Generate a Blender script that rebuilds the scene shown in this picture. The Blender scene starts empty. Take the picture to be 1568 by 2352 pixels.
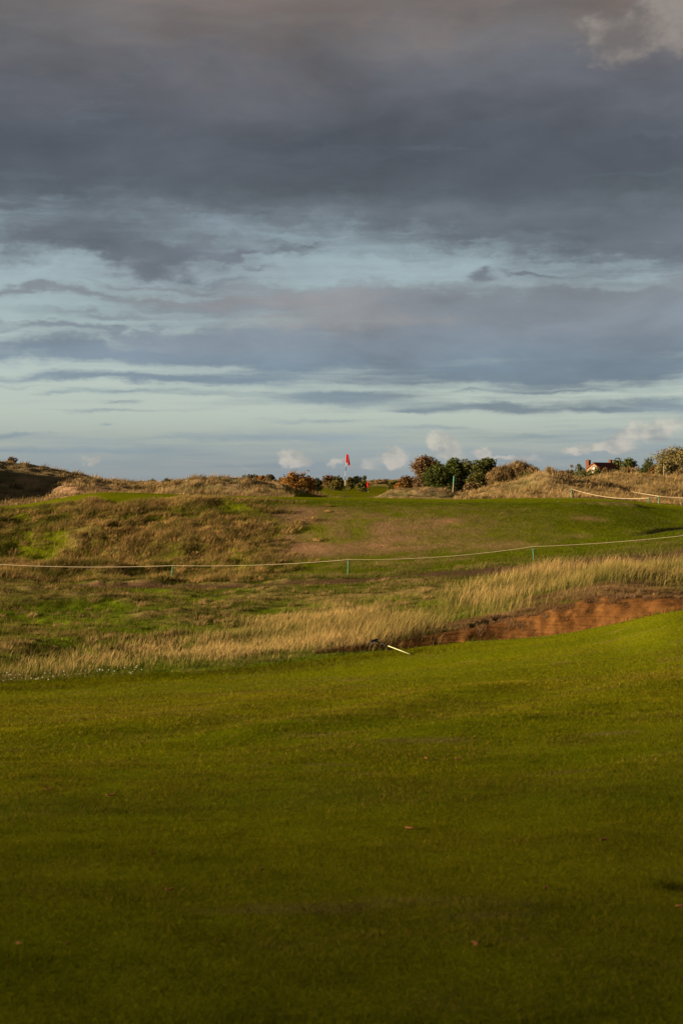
import bpy, math, random
import numpy as np
from mathutils import Vector

rng = np.random.default_rng(7)
random.seed(7)
R = math.radians
sc = bpy.context.scene
COL = sc.collection

# ------------------------------------------------------------------ camera
EYE, F, CX, HY = 1.6, 3267.0, 784.0, 1112.0      # eye height; focal length, centre and horizon in 1568 x 2352 px
cd = bpy.data.cameras.new("camera")
cd.sensor_fit = 'VERTICAL'
cd.sensor_height = 36.0
cd.lens = 36.0 * F / 2352.0
cd.shift_y = -(2352 / 2 - HY) / 2352.0
cd.clip_start, cd.clip_end = 0.1, 20000
cd.dof.use_dof = True
cd.dof.focus_distance = 60
cd.dof.aperture_fstop = 5.6
cam = bpy.data.objects.new("camera", cd)
COL.objects.link(cam)
cam.location = (0, 0, EYE)
cam.rotation_euler = (R(90), 0, 0)
sc.camera = cam

# ------------------------------------------------------------------ exposure
sc.view_settings.view_transform = 'Standard'
sc.view_settings.look = 'None'
sc.view_settings.gamma = 1
EXPO = 2.0
sc.view_settings.exposure = EXPO

# ------------------------------------------------------------------ sun
SUN_EL = R(12.0)
SUN_BACK = R(13.0)                                # how far behind the camera's left the sun stands
to_sun = Vector((-math.cos(SUN_BACK) * math.cos(SUN_EL), -math.sin(SUN_BACK) * math.cos(SUN_EL), math.sin(SUN_EL)))
sl = bpy.data.lights.new("sun", 'SUN')
sl.energy = 5.0
sl.angle = R(0.5)
sl.color = (1.0, 0.76, 0.48)
so = bpy.data.objects.new("sun", sl)
COL.objects.link(so)
so.rotation_euler = to_sun.to_track_quat('Z', 'Y').to_euler()

# ------------------------------------------------------------------ world: sky with procedural cloud decks
world = bpy.data.worlds.new("World")
sc.world = world
world.use_nodes = True
WT = world.node_tree
for n in list(WT.nodes):
    WT.nodes.remove(n)


class G:
    """small helper that writes node maths as calls"""
    def __init__(s, t):
        s.t = t

    def put(s, sock, v):
        if hasattr(v, 'is_output'):
            s.t.links.new(v, sock)
        else:
            sock.default_value = v

    def m(s, op, a, b=0.0, c=0.0, clamp=False):
        n = s.t.nodes.new('ShaderNodeMath')
        n.operation = op
        n.use_clamp = clamp
        s.put(n.inputs[0], a)
        s.put(n.inputs[1], b)
        s.put(n.inputs[2], c)
        return n.outputs[0]

    def add(s, a, b): return s.m('ADD', a, b)
    def sub(s, a, b): return s.m('SUBTRACT', a, b)
    def mul(s, a, b): return s.m('MULTIPLY', a, b)
    def mad(s, a, b, c): return s.m('MULTIPLY_ADD', a, b, c)

    def smooth(s, v, lo, hi):
        n = s.t.nodes.new('ShaderNodeMapRange')
        n.interpolation_type = 'SMOOTHSTEP'
        s.put(n.inputs['Value'], v)
        s.put(n.inputs['From Min'], lo)
        s.put(n.inputs['From Max'], hi)
        return n.outputs[0]

    def vec(s, x, y, z=0.0):
        n = s.t.nodes.new('ShaderNodeCombineXYZ')
        s.put(n.inputs[0], x)
        s.put(n.inputs[1], y)
        s.put(n.inputs[2], z)
        return n.outputs[0]

    def noise(s, v, scale=1.0, detail=6, rough=0.55, dist=0.0):
        n = s.t.nodes.new('ShaderNodeTexNoise')
        s.put(n.inputs['Vector'], v)
        n.inputs['Scale'].default_value = scale
        n.inputs['Detail'].default_value = detail
        n.inputs['Roughness'].default_value = rough
        n.inputs['Distortion'].default_value = dist
        return n.outputs[0]

    def mix(s, f, a, b, mode='MIX'):
        n = s.t.nodes.new('ShaderNodeMix')
        n.data_type = 'RGBA'
        n.blend_type = mode
        s.put(n.inputs[0], f)
        for k, v in ((6, a), (7, b)):
            if isinstance(v, tuple) and len(v) == 3:
                v = (*v, 1)
            s.put(n.inputs[k], v)
        return n.outputs[2]

    def ramp(s, f, stops):
        n = s.t.nodes.new('ShaderNodeValToRGB')
        s.put(n.inputs[0], f)
        el = n.color_ramp.elements
        while len(el) < len(stops):
            el.new(0.5)
        for e, (p, c) in zip(el, stops):
            e.position = p
            e.color = (*c, 1)
        return n.outputs[0]


g = G(WT)
tc = WT.nodes.new('ShaderNodeTexCoord')
sp = WT.nodes.new('ShaderNodeSeparateXYZ')
WT.links.new(tc.outputs['Generated'], sp.inputs[0])
dx, dy, dz = sp.outputs
az = g.m('ARCTAN2', dx, dy)
el = g.m('ARCSINE', dz)
U0 = g.mad(az, F / 1000, CX / 1000)               # azimuth and elevation, in thousandths of the sky's own scale
V0 = g.mad(el, -F / 1000, 1.112)
# wind-drawn warping, finer towards the horizon
wv = g.vec(g.mul(U0, 3.0), g.mul(V0, 9.0))
w1 = g.noise(wv, 1.0, 5, 0.55)
w2 = g.noise(g.vec(g.mul(U0, 3.0), g.mul(V0, 9.0), 7.3), 1.0, 5, 0.55)
w3 = g.noise(g.vec(g.mul(U0, 22.0), g.mul(V0, 40.0), 3.3), 1.0, 5, 0.6)
far = g.smooth(V0, 1.08, 0.55)                    # 0 at the horizon, 1 higher up
U = g.add(U0, g.mul(g.sub(w1, 0.5), 0.30))
V = g.add(V0, g.mul(g.sub(w2, 0.5), g.mad(far, 0.16, 0.035)))
V = g.add(V, g.mul(g.sub(w3, 0.5), g.mad(far, 0.035, 0.010)))


def blobs(lst, UU, VV):
    tot = None
    for (x, y, rx, ry, a) in lst:
        p = g.mad(UU, 1000 / rx, -x / rx)
        q = g.mad(VV, 1000 / ry, -y / ry)
        e = g.m('EXPONENT', g.mul(g.mad(p, p, g.mul(q, q)), -1.0))
        tot = g.mul(e, a) if tot is None else g.mad(e, a, tot)
    return tot


cover_list = [
    (120, 565, 330, 62, 1.15), (400, 600, 170, 34, .85), (20, 480, 60, 14, .6), (560, 600, 45, 12, .7),
    (500, 638, 60, 8, .6), (670, 588, 60, 12, .6), (720, 570, 40, 7, .5), (1085, 630, 30, 13, .9),
    (1210, 622, 60, 9, .6), (610, 622, 40, 7, .5),
    (1150, 742, 640, 88, 1.15), (1568, 770, 400, 90, .9), (300, 818, 520, 24, 1.1), (640, 692, 420, 34, .95), (420, 655, 200, 10, .5), (1350, 690, 300, 14, .6),
    (90, 688, 240, 14, .85), (180, 775, 260, 9, .6), (250, 740, 160, 12, .5), (900, 800, 600, 40, .7), (500, 770, 250, 22, .5),
    (260, 873, 420, 13, 1.0), (820, 862, 480, 24, .7), (1340, 868, 300, 24, 1.1), (620, 845, 100, 10, .7),
    (760, 917, 230, 24, 1.2), (330, 907, 150, 8, .8), (1130, 938, 160, 11, 1.0), (1500, 935, 190, 24, 1.0),
    (930, 945, 70, 6, .8), (1330, 945, 70, 6, .6), (30, 999, 100, 5, .8), (230, 977, 26, 4, .8),
    (300, 932, 40, 4, .7), (150, 915, 60, 4, .6), (690, 972, 90, 5, .4), (60, 895, 120, 6, .6), (770, 968, 40, 4, .5),
    (420, 952, 260, 5, .5), (1250, 905, 120, 5, .45), (1080, 905, 60, 4, .4), (200, 948, 120, 4, .45), (1000, 985, 140, 6, .4), (520, 1008, 200, 6, .45), (1220, 1000, 160, 8, .45), (150, 1030, 260, 7, .4), (800, 1000, 320, 16, .42), (250, 1045, 600, 35, .30), (1000, 1060, 900, 38, .45), (1480, 1010, 240, 36, .6),
]
cov = blobs(cover_list, U, V)
VD = g.add(V0, g.mul(g.sub(V, V0), 0.75))
edge = g.smooth(g.sub(g.mad(U, 0.105, 0.475), VD), -0.085, 0.10)
edge = g.m('MAXIMUM', edge, g.smooth(VD, 0.53, 0.41))
cov = g.add(cov, g.mul(edge, 1.35))
streak = g.noise(g.vec(g.mul(U, 2.2), g.mul(V, 26.0), 1.7), 1.0, 6, 0.55)
puffy = g.noise(g.vec(g.mul(U, 7.0), g.mul(V, 15.0), 5.1), 1.0, 6, 0.6)
thin = g.noise(g.vec(g.mul(U, 3.5), g.mul(g.add(V0, g.mul(g.sub(w3, 0.5), .012)), 62.0), 3.9), 1.0, 5, 0.55)
cov = g.add(cov, g.mul(g.sub(thin, 0.5), g.mad(far, -1.1, 1.6)))
cov = g.add(cov, g.mul(g.sub(streak, 0.5), 0.95))
cov = g.add(cov, g.mul(g.sub(puffy, 0.5), g.mad(far, 0.55, 0.25)))
cover = g.smooth(cov, 0.04, 0.98)

clear = g.ramp(V0, [(0.0, (.16, .19, .23)), (.45, (.22, .29, .345)), (.60, (.29, .365, .395)), (.72, (.30, .38, .40)),
                    (.86, (.40, .475, .46)), (.95, (.38, .45, .43)), (1.0, (.30, .365, .375))])
clear = g.mix(g.smooth(V0, 0.985, 1.09), clear, (.225, .285, .335))
cloud = g.ramp(V, [(0.0, (.150, .132, .128)), (.10, (.128, .124, .130)), (.22, (.108, .113, .132)), (.36, (.084, .096, .116)),
                   (.45, (.084, .098, .116)), (.53, (.125, .145, .168)), (.60, (.130, .150, .178)), (.66, (.195, .215, .24)), (.76, (.190, .222, .258)),
                   (.84, (.150, .195, .240)), (.92, (.165, .210, .243)), (1.0, (.24, .295, .325))])
# broad and fine tone inside the decks
big = g.noise(g.vec(g.mul(U0, 2.0), g.mul(V0, 5.0), 2.2), 1.0, 5, 0.5, 0.4)
fine = g.noise(g.vec(g.mul(U, 8.0), g.mul(V, 22.0), 9.2), 1.0, 6, 0.55)
cloud = g.mix(1.0, cloud, (1.20, 1.22, 1.23), 'MULTIPLY')
tone = g.add(g.mad(g.sub(big, 0.5), 1.15, 1.0), g.mul(g.sub(fine, 0.5), 0.22))
cloud = g.mix(1.0, cloud, g.vec(tone, tone, tone), 'MULTIPLY')
# low light catching the deck: rosy brown upper parts, rosy middle band
rosy = g.add(blobs([(500, 130, 330, 120, .8), (1000, 20, 400, 80, .8), (1480, 90, 160, 110, 1.0), (760, 700, 250, 60, .75),
                    (650, 745, 160, 14, .9), (930, 735, 170, 14, .7), (420, 690, 300, 20, .5)], U, V), g.mul(g.sub(puffy, .5), .8))
rosy = g.smooth(rosy, 0.0, 1.2)
cloud = g.mix(rosy, cloud, g.mix(1.0, cloud, (1.24, 1.10, 1.0), 'MULTIPLY'))
# thicker cloud is darker
cloud = g.mix(g.smooth(cov, 0.55, 1.3), g.mix(0.45, cloud, clear), cloud)
sky = g.mix(cover, clear, cloud)
# sunlit cumulus low over the horizon and one at the top right
n5 = g.noise(g.vec(g.mul(U0, 26.0), g.mul(V0, 30.0), 4.4), 1.0, 6, 0.6)
n6 = g.noise(g.vec(g.mul(U0, 26.0), g.mul(V0, 30.0), 8.4), 1.0, 6, 0.6)
UC = g.add(U0, g.mul(g.sub(n5, 0.5), 0.075))
VC = g.add(V0, g.mul(g.sub(n6, 0.5), 0.055))
puffs = blobs([(215, 1056, 20, 12, 1.0), (662, 1045, 22, 20, 1.1), (690, 1060, 30, 13, 1.0), (772, 1060, 22, 9, 1.1),
               (905, 1046, 32, 20, 1.2), (918, 1064, 24, 16, .8), (850, 1068, 24, 15, .6),
               (1013, 1014, 24, 24, 1.2), (1032, 1040, 34, 22, 1.1), (1112, 1045, 20, 14, 1.1),
               (1180, 1053, 70, 9, .9), (1412, 1018, 34, 22, 1.0), (1370, 1033, 80, 10, .9), (1510, 985, 80, 26, .9), (1460, 1000, 50, 18, .6),
               (1300, 1040, 50, 8, .6), (560, 1075, 60, 8, .45)], UC, VC)
pm = g.smooth(puffs, 0.22, 0.85)
lump = g.smooth(n5, 0.32, 0.66)
sky = g.mix(g.mul(pm, 0.9), sky, g.mix(lump, (.30, .325, .34), (.50, .475, .445)))
n7 = g.noise(g.vec(g.mul(U0, 9.0), g.mul(V0, 12.0), 6.6), 1.0, 7, 0.58)
n8 = g.noise(g.vec(g.mul(U0, 9.0), g.mul(V0, 12.0), 1.2), 1.0, 7, 0.58)
UT = g.add(U0, g.mul(g.sub(n7, 0.5), 0.22))
VT = g.add(V0, g.mul(g.sub(n8, 0.5), 0.16))
top = blobs([(1430, 135, 130, 60, 1.1), (1560, 70, 95, 75, 1.2), (1250, 0, 100, 18, .7)], UT, VT)
tm = g.smooth(top, 0.30, 0.75)
sky = g.mix(g.mul(tm, 0.75), sky, g.mix(g.smooth(n7, .35, .65), (.175, .160, .155), (.34, .300, .27)))
# the clear air itself: a share of the physical sky
nish = WT.nodes.new('ShaderNodeTexSky')
nish.sky_type = 'NISHITA'
nish.sun_disc = False
nish.sun_elevation = SUN_EL
nish.sun_rotation = math.atan2(to_sun.x, to_sun.y)
air = g.mix(1.0, nish.outputs[0], (.10, .10, .10), 'MULTIPLY')
K = 2 ** -EXPO / 0.10
sky = g.mix(1.0, sky, (K, K, K), 'MULTIPLY')
sky = g.mix(g.mul(g.sub(1.0, cover), 0.10), sky, nish.outputs[0])
bg = WT.nodes.new('ShaderNodeBackground')
bg.inputs['Strength'].default_value = 0.10
WT.links.new(sky, bg.inputs['Color'])
wo = WT.nodes.new('ShaderNodeOutputWorld')
WT.links.new(bg.outputs[0], wo.inputs[0])

# ------------------------------------------------------------------ helpers
SHADE_CLOUD_EDGE = 8.4
def tag(o, label=None, cat=None, group=None, kind=None):
    if label: o["label"] = label
    if cat: o["category"] = cat
    if group: o["group"] = group
    if kind: o["kind"] = kind
    return o


def empty(name, loc, label, cat, group=None):
    o = bpy.data.objects.new(name, None)
    o.empty_display_size = 0.2
    COL.objects.link(o)
    o.location = loc
    return tag(o, label, cat, group)


def mesh_np(name, verts, faces, mat, colors=None, parent=None, smooth=False):
    """verts (n,3); faces a list of (m,k) integer arrays, one array for each polygon size k"""
    me = bpy.data.meshes.new(name)
    verts = np.ascontiguousarray(verts, dtype=np.float32)
    faces = [f for f in faces if len(f)]
    loops = np.concatenate([f.ravel() for f in faces]).astype(np.int32)
    tot = np.concatenate([np.full(len(f), f.shape[1], np.int32) for f in faces])
    start = np.concatenate([[0], np.cumsum(tot)[:-1]]).astype(np.int32)
    me.vertices.add(len(verts))
    me.vertices.foreach_set('co', verts.ravel())
    me.loops.add(len(loops))
    me.loops.foreach_set('vertex_index', loops)
    me.polygons.add(len(tot))
    me.polygons.foreach_set('loop_start', start)
    me.polygons.foreach_set('loop_total', tot)
    me.polygons.foreach_set('use_smooth', np.full(len(tot), smooth, dtype=bool))
    if colors is not None:
        at = me.color_attributes.new('Col', 'FLOAT_COLOR', 'POINT')
        c = np.ones((len(verts), 4), np.float32)
        c[:, :3] = colors
        at.data.foreach_set('color', c.ravel())
    me.update(calc_edges=True)
    me.materials.append(mat)
    o = bpy.data.objects.new(name, me)
    COL.objects.link(o)
    o.parent = parent
    return o


class MB:
    """collects tubes, boxes and polygons that become one mesh"""
    def __init__(s):
        s.v, s.f = [], []

    def poly(s, pts):
        b = len(s.v)
        s.v += [tuple(p) for p in pts]
        s.f.append(tuple(range(b, b + len(pts))))
        return s

    def tube(s, pts, rad, n=8, caps=True):
        pts = [Vector(p) for p in pts]
        if not hasattr(rad, '__len__'):
            rad = [rad] * len(pts)
        b = len(s.v)
        for i, p in enumerate(pts):
            d = (pts[min(i + 1, len(pts) - 1)] - pts[max(i - 1, 0)]).normalized()
            a = d.cross(Vector((0, 1, 0)) if abs(d.y) < .9 else Vector((1, 0, 0))).normalized()
            c = d.cross(a)
            for k in range(n):
                t = 2 * math.pi * k / n
                s.v.append(tuple(p + (a * math.cos(t) + c * math.sin(t)) * rad[i]))
        for i in range(len(pts) - 1):
            for k in range(n):
                k2 = (k + 1) % n
                s.f.append((b + i * n + k, b + i * n + k2, b + (i + 1) * n + k2, b + (i + 1) * n + k))
        if caps:
            s.f.append(tuple(b + k for k in reversed(range(n))))
            s.f.append(tuple(b + (len(pts) - 1) * n + k for k in range(n)))
        return s

    def box(s, c, h, ax=((1, 0, 0), (0, 1, 0), (0, 0, 1))):
        c = Vector(c)
        A = [Vector(a) * k for a, k in zip(ax, h)]
        b = len(s.v)
        for i in (-1, 1):
            for j in (-1, 1):
                for k in (-1, 1):
                    s.v.append(tuple(c + A[0] * i + A[1] * j + A[2] * k))
        for q in ((0, 1, 3, 2), (4, 6, 7, 5), (0, 4, 5, 1), (2, 3, 7, 6), (0, 2, 6, 4), (1, 5, 7, 3)):
            s.f.append(tuple(b + k for k in q))
        return s

    def build(s, name, mat, parent=None, smooth=False, bevel=0):
        me = bpy.data.meshes.new(name)
        me.from_pydata(s.v, [], s.f)
        for p in me.polygons:
            p.use_smooth = smooth
        me.materials.append(mat)
        o = bpy.data.objects.new(name, me)
        COL.objects.link(o)
        o.parent = parent
        if bevel:
            m = o.modifiers.new('bevel', 'BEVEL')
            m.width = bevel
            m.segments = 2
        return o


def vnoise(x, y, seed=0):
    """smooth value noise in [-1, 1]"""
    xi, yi = np.floor(x), np.floor(y)
    fx, fy = x - xi, y - yi
    fx = fx * fx * fx * (fx * (fx * 6 - 15) + 10)
    fy = fy * fy * fy * (fy * (fy * 6 - 15) + 10)

    def h(a, b):
        n = (a.astype(np.int64) * 374761393 + b.astype(np.int64) * 668265263 + seed * 974711) & 0x7fffffff
        n = ((n ^ (n >> 13)) * 1274126177) & 0x7fffffff
        n = n ^ (n >> 16)
        return (n & 0xffff) / 32767.5 - 1.0
    a, b, c, d = h(xi, yi), h(xi + 1, yi), h(xi, yi + 1), h(xi + 1, yi + 1)
    return (a * (1 - fx) + b * fx) * (1 - fy) + (c * (1 - fx) + d * fx) * fy


def fbm(x, y, oct=4, seed=0, gain=0.5):
    t, a, s = 0, 1.0, 0
    for i in range(oct):
        t = t + a * vnoise(x * 2 ** i + 17.3 * i, y * 2 ** i - 9.1 * i, seed + i)
        s += a
        a *= gain
    return t / s


def sstep(x, a, b):
    t = np.clip((x - a) / (b - a), 0, 1)
    return t * t * (3 - 2 * t)


def pchip(xk, yk, x):
    """monotone cubic; xk (n), yk (..., n), x (m) -> (..., m)"""
    xk = np.asarray(xk, float)
    yk = np.asarray(yk, float)
    h = np.diff(xk)
    dl = np.diff(yk, axis=-1) / h
    d = np.zeros_like(yk)
    w1, w2 = 2 * h[1:] + h[:-1], h[1:] + 2 * h[:-1]
    with np.errstate(divide='ignore', invalid='ignore'):
        hm = (w1 + w2) / (w1 / dl[..., :-1] + w2 / dl[..., 1:])
    d[..., 1:-1] = np.where(dl[..., :-1] * dl[..., 1:] > 0, hm, 0)
    d[..., 0], d[..., -1] = dl[..., 0], dl[..., -1]
    i = np.clip(np.searchsorted(xk, x) - 1, 0, len(xk) - 2)
    t = np.clip((x - xk[i]) / h[i], 0, 1)
    y0, y1, m0, m1 = yk[..., i], yk[..., i + 1], d[..., i] * h[i], d[..., i + 1] * h[i]
    return (2 * t**3 - 3 * t**2 + 1) * y0 + (t**3 - 2 * t**2 + t) * m0 + (3 * t**2 - 2 * t**3) * y1 + (t**3 - t**2) * m1


# ------------------------------------------------------------------ the land: surveyed cross-sections, one for each distance from the tee
XS = [-500, 0, 250, 500, 784, 1050, 1300, 1400, 1568, 2000]
SEC = {
    4.2: [2362, 2355, 2354, 2352, 2352, 2351, 2350, 2350, 2349, 2340],
    6.5: [2025, 2012, 2008, 2004, 2000, 1995, 1990, 1988, 1985, 1970],
    10: [1835, 1820, 1815, 1808, 1800, 1790, 1780, 1774, 1765, 1740],
    15: [1722, 1710, 1703, 1694, 1680, 1662, 1645, 1638, 1625, 1595],
    22: [1640, 1625, 1615, 1605, 1590, 1568, 1545, 1533, 1512, 1475],
    29: [1580, 1566, 1556, 1546, 1532, 1508, 1478, 1462, 1418, 1385],
    31: [1560, 1552, 1543, 1532, 1515, 1492, 1461, 1443, 1404, 1370],
    33: [1545, 1535, 1528, 1518, 1500, 1479, 1450, 1430, 1398, 1365],
    38.5: [1490, 1478, 1472, 1472, 1462, 1432, 1378, 1358, 1366, 1350],
    46: [1425, 1418, 1412, 1414, 1397, 1365, 1322, 1308, 1300, 1290],
    52: [1375, 1371, 1370, 1373, 1356, 1336, 1308, 1299, 1293, 1288],
    56: [1342, 1339, 1344, 1346, 1332, 1314, 1297, 1290, 1279, 1270],
    60: [1328, 1328, 1332, 1332, 1321, 1303, 1283, 1275, 1262, 1250],
    63: [1305, 1308, 1309, 1301, 1293, 1280, 1265, 1258, 1245, 1235],
    67: [1255, 1262, 1258, 1250, 1246, 1238, 1230, 1228, 1222, 1215],
    70: [1215, 1221, 1206, 1200, 1196, 1192, 1194, 1198, 1212, 1210],
    73: [1180, 1186, 1168, 1160, 1164, 1166, 1170, 1175, 1190, 1190],
    76: [1165, 1168, 1144, 1143, 1150, 1154, 1154, 1157, 1170, 1175],
    80: [1162, 1163, 1131, 1139, 1144, 1148, 1148, 1152, 1164, 1170],
    88: [1172, 1172, 1138, 1143, 1143, 1147, 1145, 1149, 1162, 1168],
    96: [1172, 1172, 1150, 1148, 1144, 1148, 1144, 1147, 1160, 1166],
    106: [1165, 1165, 1150, 1150, 1152, 1152, 1145, 1145, 1158, 1164],
    125: [1150, 1150, 1148, 1148, 1158, 1156, 1140, 1138, 1140, 1145],
    180: [1133, 1133, 1134, 1138, 1143, 1143, 1136, 1132, 1125, 1125],
    240: [1122, 1122, 1123, 1125, 1126, 1126, 1126, 1120, 1112, 1112],
    330: [1114, 1114, 1114, 1114, 1114, 1114, 1114, 1110, 1106, 1106],
    450: [1113.5, 1113.5, 1113.5, 1113, 1111, 1110, 1108, 1105, 1103, 1103],
    620: [1113.2, 1113.2, 1113.2, 1113, 1111, 1110, 1108, 1106, 1104, 1104],
    1200: [1112.8] * 10,
    6000: [1112.3] * 10,
}
depths = np.array([0.8] + list(SEC))
ZS = np.array([[0.03] * len(XS)] + [[EYE - (Y - HY) / F * d for Y in SEC[d]] for d in SEC])

s_in = np.linspace(-0.26, 0.26, 430)
s_out = 0.26 + (0.95 - 0.26) * np.linspace(0, 1, 46)[1:] ** 1.4
S = np.concatenate([-s_out[::-1], s_in, s_out])
D = np.concatenate([np.geomspace(0.8, 26, 190)[:-1], np.arange(26, 80, 0.13), np.arange(80, 150, 0.33), np.geomspace(150, 6000, 190)])
XP = CX + F * S
Zr = pchip(XS, ZS, np.clip(XP, -500, 2000))             # depth rows x columns
Z = pchip(np.log(depths), Zr.T, np.log(D)).T            # rows D x columns S
SS, DD = np.meshgrid(S, D)
WX, WY = SS * DD, DD
PX = CX + F * SS


def dune(profile, d0, wf, wb, p=1.6):
    """a ridge whose crest line is surveyed as (bearing, crest) pairs"""
    global Z
    xs, ys = zip(*profile)
    jit = fbm(WX * .10, WY * .10, 3, 31)
    d0x = d0 + 3.0 * jit
    crest = EYE - (np.interp(PX, xs, ys) - HY) / F * d0
    t = (WY - d0x) / np.where(WY < d0x, wf, wb)
    b = np.exp(-np.abs(t) ** p * 2.0)
    Z = np.where(Z < crest, Z + (crest - Z) * b, Z)


Zb = Z.copy()
# far dune belt, then the nearer ridges
dune([(-900, 1114), (420, 1114), (520, 1109), (600, 1104), (720, 1105), (850, 1104), (930, 1101), (1050, 1100), (1250, 1096), (1568, 1090), (2400, 1086)], 420, 120, 300)
dune([(700, 1160), (860, 1142), (895, 1127), (940, 1121), (980, 1120), (1020, 1123), (1060, 1130), (1120, 1124), (1200, 1120), (1300, 1160)], 165, 26, 20)
dune([(1000, 1170), (1052, 1152), (1090, 1133), (1130, 1121), (1180, 1107), (1230, 1090), (1258, 1086), (1300, 1096), (1350, 1107), (1400, 1125), (1480, 1150), (2300, 1160)], 118, 14, 26, 2.0)
dune([(1200, 1150), (1260, 1118), (1330, 1106), (1370, 1097), (1420, 1091), (1480, 1093), (1530, 1097), (1580, 1097), (1700, 1090), (2400, 1095)], 150, 34, 30, 2.0)
dune([(1330, 1150), (1400, 1128), (1440, 1121), (1500, 1122), (1560, 1128), (1640, 1120), (2400, 1120)], 122, 10, 14)
dune([(-900, 1040), (-250, 1046), (-90, 1055), (0, 1062), (60, 1067), (110, 1076), (160, 1086), (210, 1097), (250, 1106), (300, 1111), (360, 1112), (410, 1120), (470, 1150)], 130, 22, 40, 2.0)
dune([(-2600, 930), (-700, 935), (-480, 946), (-330, 996), (-210, 1095), (-150, 1160)], 112, 16, 16, 2.0)
dune([(90, 1150), (120, 1118), (150, 1103), (180, 1099), (215, 1101), (245, 1107), (290, 1115), (340, 1123), (400, 1160)], 112, 8, 12)
dune([(330, 1150), (365, 1124), (400, 1112), (450, 1101), (505, 1097), (550, 1100), (585, 1107), (640, 1117), (690, 1131), (730, 1142), (800, 1160)], 114, 13, 20, 2.0)
dune([(500, 1130), (560, 1107), (640, 1106), (685, 1116), (710, 1140), (740, 1165)], 170, 20, 30)

# masks of what grows where
inX = lambda pairs: np.interp(PX, *zip(*pairs))
fw_edge = inX([(-500, 27), (0, 29.0), (250, 29.6), (500, 30.3), (784, 32.2), (1050, 33.4), (1300, 32.4), (1400, 31.9), (1500, 31.3), (1568, 30.8), (2000, 30.5)])
lip = inX([(700, 33.0), (784, 33.2), (1050, 33.5), (1300, 32.5), (1400, 32.0), (1500, 31.4), (1568, 30.9), (2000, 30.6)])
top_b = inX([(700, 33.8), (784, 34.8), (880, 35.8), (1050, 36.7), (1200, 37.3), (1300, 37.5), (1370, 37.9), (1450, 37.7), (1568, 37.5), (2000, 36.5)])
n_s = fbm(WX * 1.1, WY * 1.1, 4, 3)
n_m = fbm(WX * .35, WY * .35, 4, 5)
n_l = fbm(WX * .09, WY * .09, 3, 8)
n_f = fbm(WX * 4.5, WY * 4.5, 3, 29)
top_b = top_b + .22 * fbm(PX * .012, PX * 0, 3, 30) + .05 * n_f
t_b = (WY - lip) / np.maximum(top_b - lip, .2)
dep = inX([(715, 0), (780, .24), (880, .55), (1000, .62), (1150, .85), (1300, .95), (1450, .75), (1568, .6), (1900, 0)])
prof = sstep(t_b, 0.0, .14) * (1 - sstep(t_b, .60, .97) ** .8)
carve = np.where((t_b > 0) & (t_b < 1), dep * prof, 0)
bunker_m = ((t_b > 0.02) & (t_b < 1.0) & (dep > .03)).astype(float)
ledge = fbm(WX * .35, (Z - carve) * 14, 3, 71)
Z = Z - carve - bunker_m * sstep(t_b, .55, .7) * (0.006 * n_f + 0.012 * ledge)
# grassy hump right above the bunker
fair_m = 1 - sstep(WY, fw_edge - .5, fw_edge + .5)
path_c = inX([(-500, 56.5), (0, 56), (500, 56), (784, 55.9), (1050, 56), (1568, 56.5), (2000, 57)])
path_w = inX([(-500, .6), (300, .6), (600, .8), (784, 1.3), (1050, 2.3), (1300, 3.0), (1568, 3.0), (2000, 3.0)])
path_m = 1 - sstep(np.abs(WY - path_c + .35 * n_m) / path_w, .7, 1.25)
green_m = sstep(WY, 75.6 + .5 * n_m, 76.4 + .5 * n_m) * (1 - sstep(WY, 91, 93)) * sstep(PX, 40, 90)
green_m = np.maximum(green_m, sstep(WY, 73.9 + .4 * n_m, 74.6 + .4 * n_m) * (1 - sstep(WY, 91, 93)) * (1 - sstep(PX, 330, 440)) * sstep(PX, -40, 160))
green_m = np.maximum(green_m, sstep(WY, 75.6, 76.4) * (1 - sstep(WY, 91, 93)))
far_m = sstep(WY, 100, 104) * (1 - sstep(WY + 25 * n_l, 300, 312)) * (1 - sstep(Z - Zb, .06, .22)) * (1 - sstep(PX, 1050, 1085)) * sstep(PX, 600, 640)
behind = sstep(PX, 640, 690) * (1 - sstep(PX, 1050, 1100)) * sstep(WY, 90, 92) * (1 - sstep(WY, 110, 118))
far_m = np.maximum(far_m, behind)
dune_m = (WY > 92).astype(float) * (1 - far_m)
rough_m = np.clip(1 - fair_m - path_m - green_m - bunker_m - dune_m - far_m, 0, 1)
bank = sstep(WY, 59, 62) * (1 - sstep(WY, 74.5, 75.8))
bank_left = bank * (1 - sstep(PX + 100 * n_m + 40 * n_s, 500, 700))
# relief
Z = Z + fair_m * 0.05 * n_l * sstep(WY, 6, 14) + fair_m * .055 * fbm(WX * .26 + WY * .05, WY * .36, 3, 12) * sstep(WY, 4, 9)
Z = Z + rough_m * (1 - .93 * bank * (1 - bank_left)) * ((0.22 + .16 * (1 - sstep(PX, 400, 700))) * n_m * sstep(WY, 30, 38) + 0.06 * n_s)
Z = Z + bank_left * (0.34 * fbm(WX * .28, WY * .28, 3, 19) + .10 * n_s)
Z = Z - bank_left * .5 * np.exp(-((WY - 66.5) / 1.6) ** 2) * (1 - sstep(PX, 330, 420))
Z = Z + dune_m * sstep(WY, 92, 100) * (0.30 * n_m + 0.12 * n_s + .5 * n_l * sstep(WY, 150, 220))
q_ = WY * .55 - WX * .83
Z = Z + fair_m * .075 * fbm(q_ * .24 + .3 * n_l, (WX * .55 + WY * .83) * .05, 2, 15) * sstep(WY, 4, 9)
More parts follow.
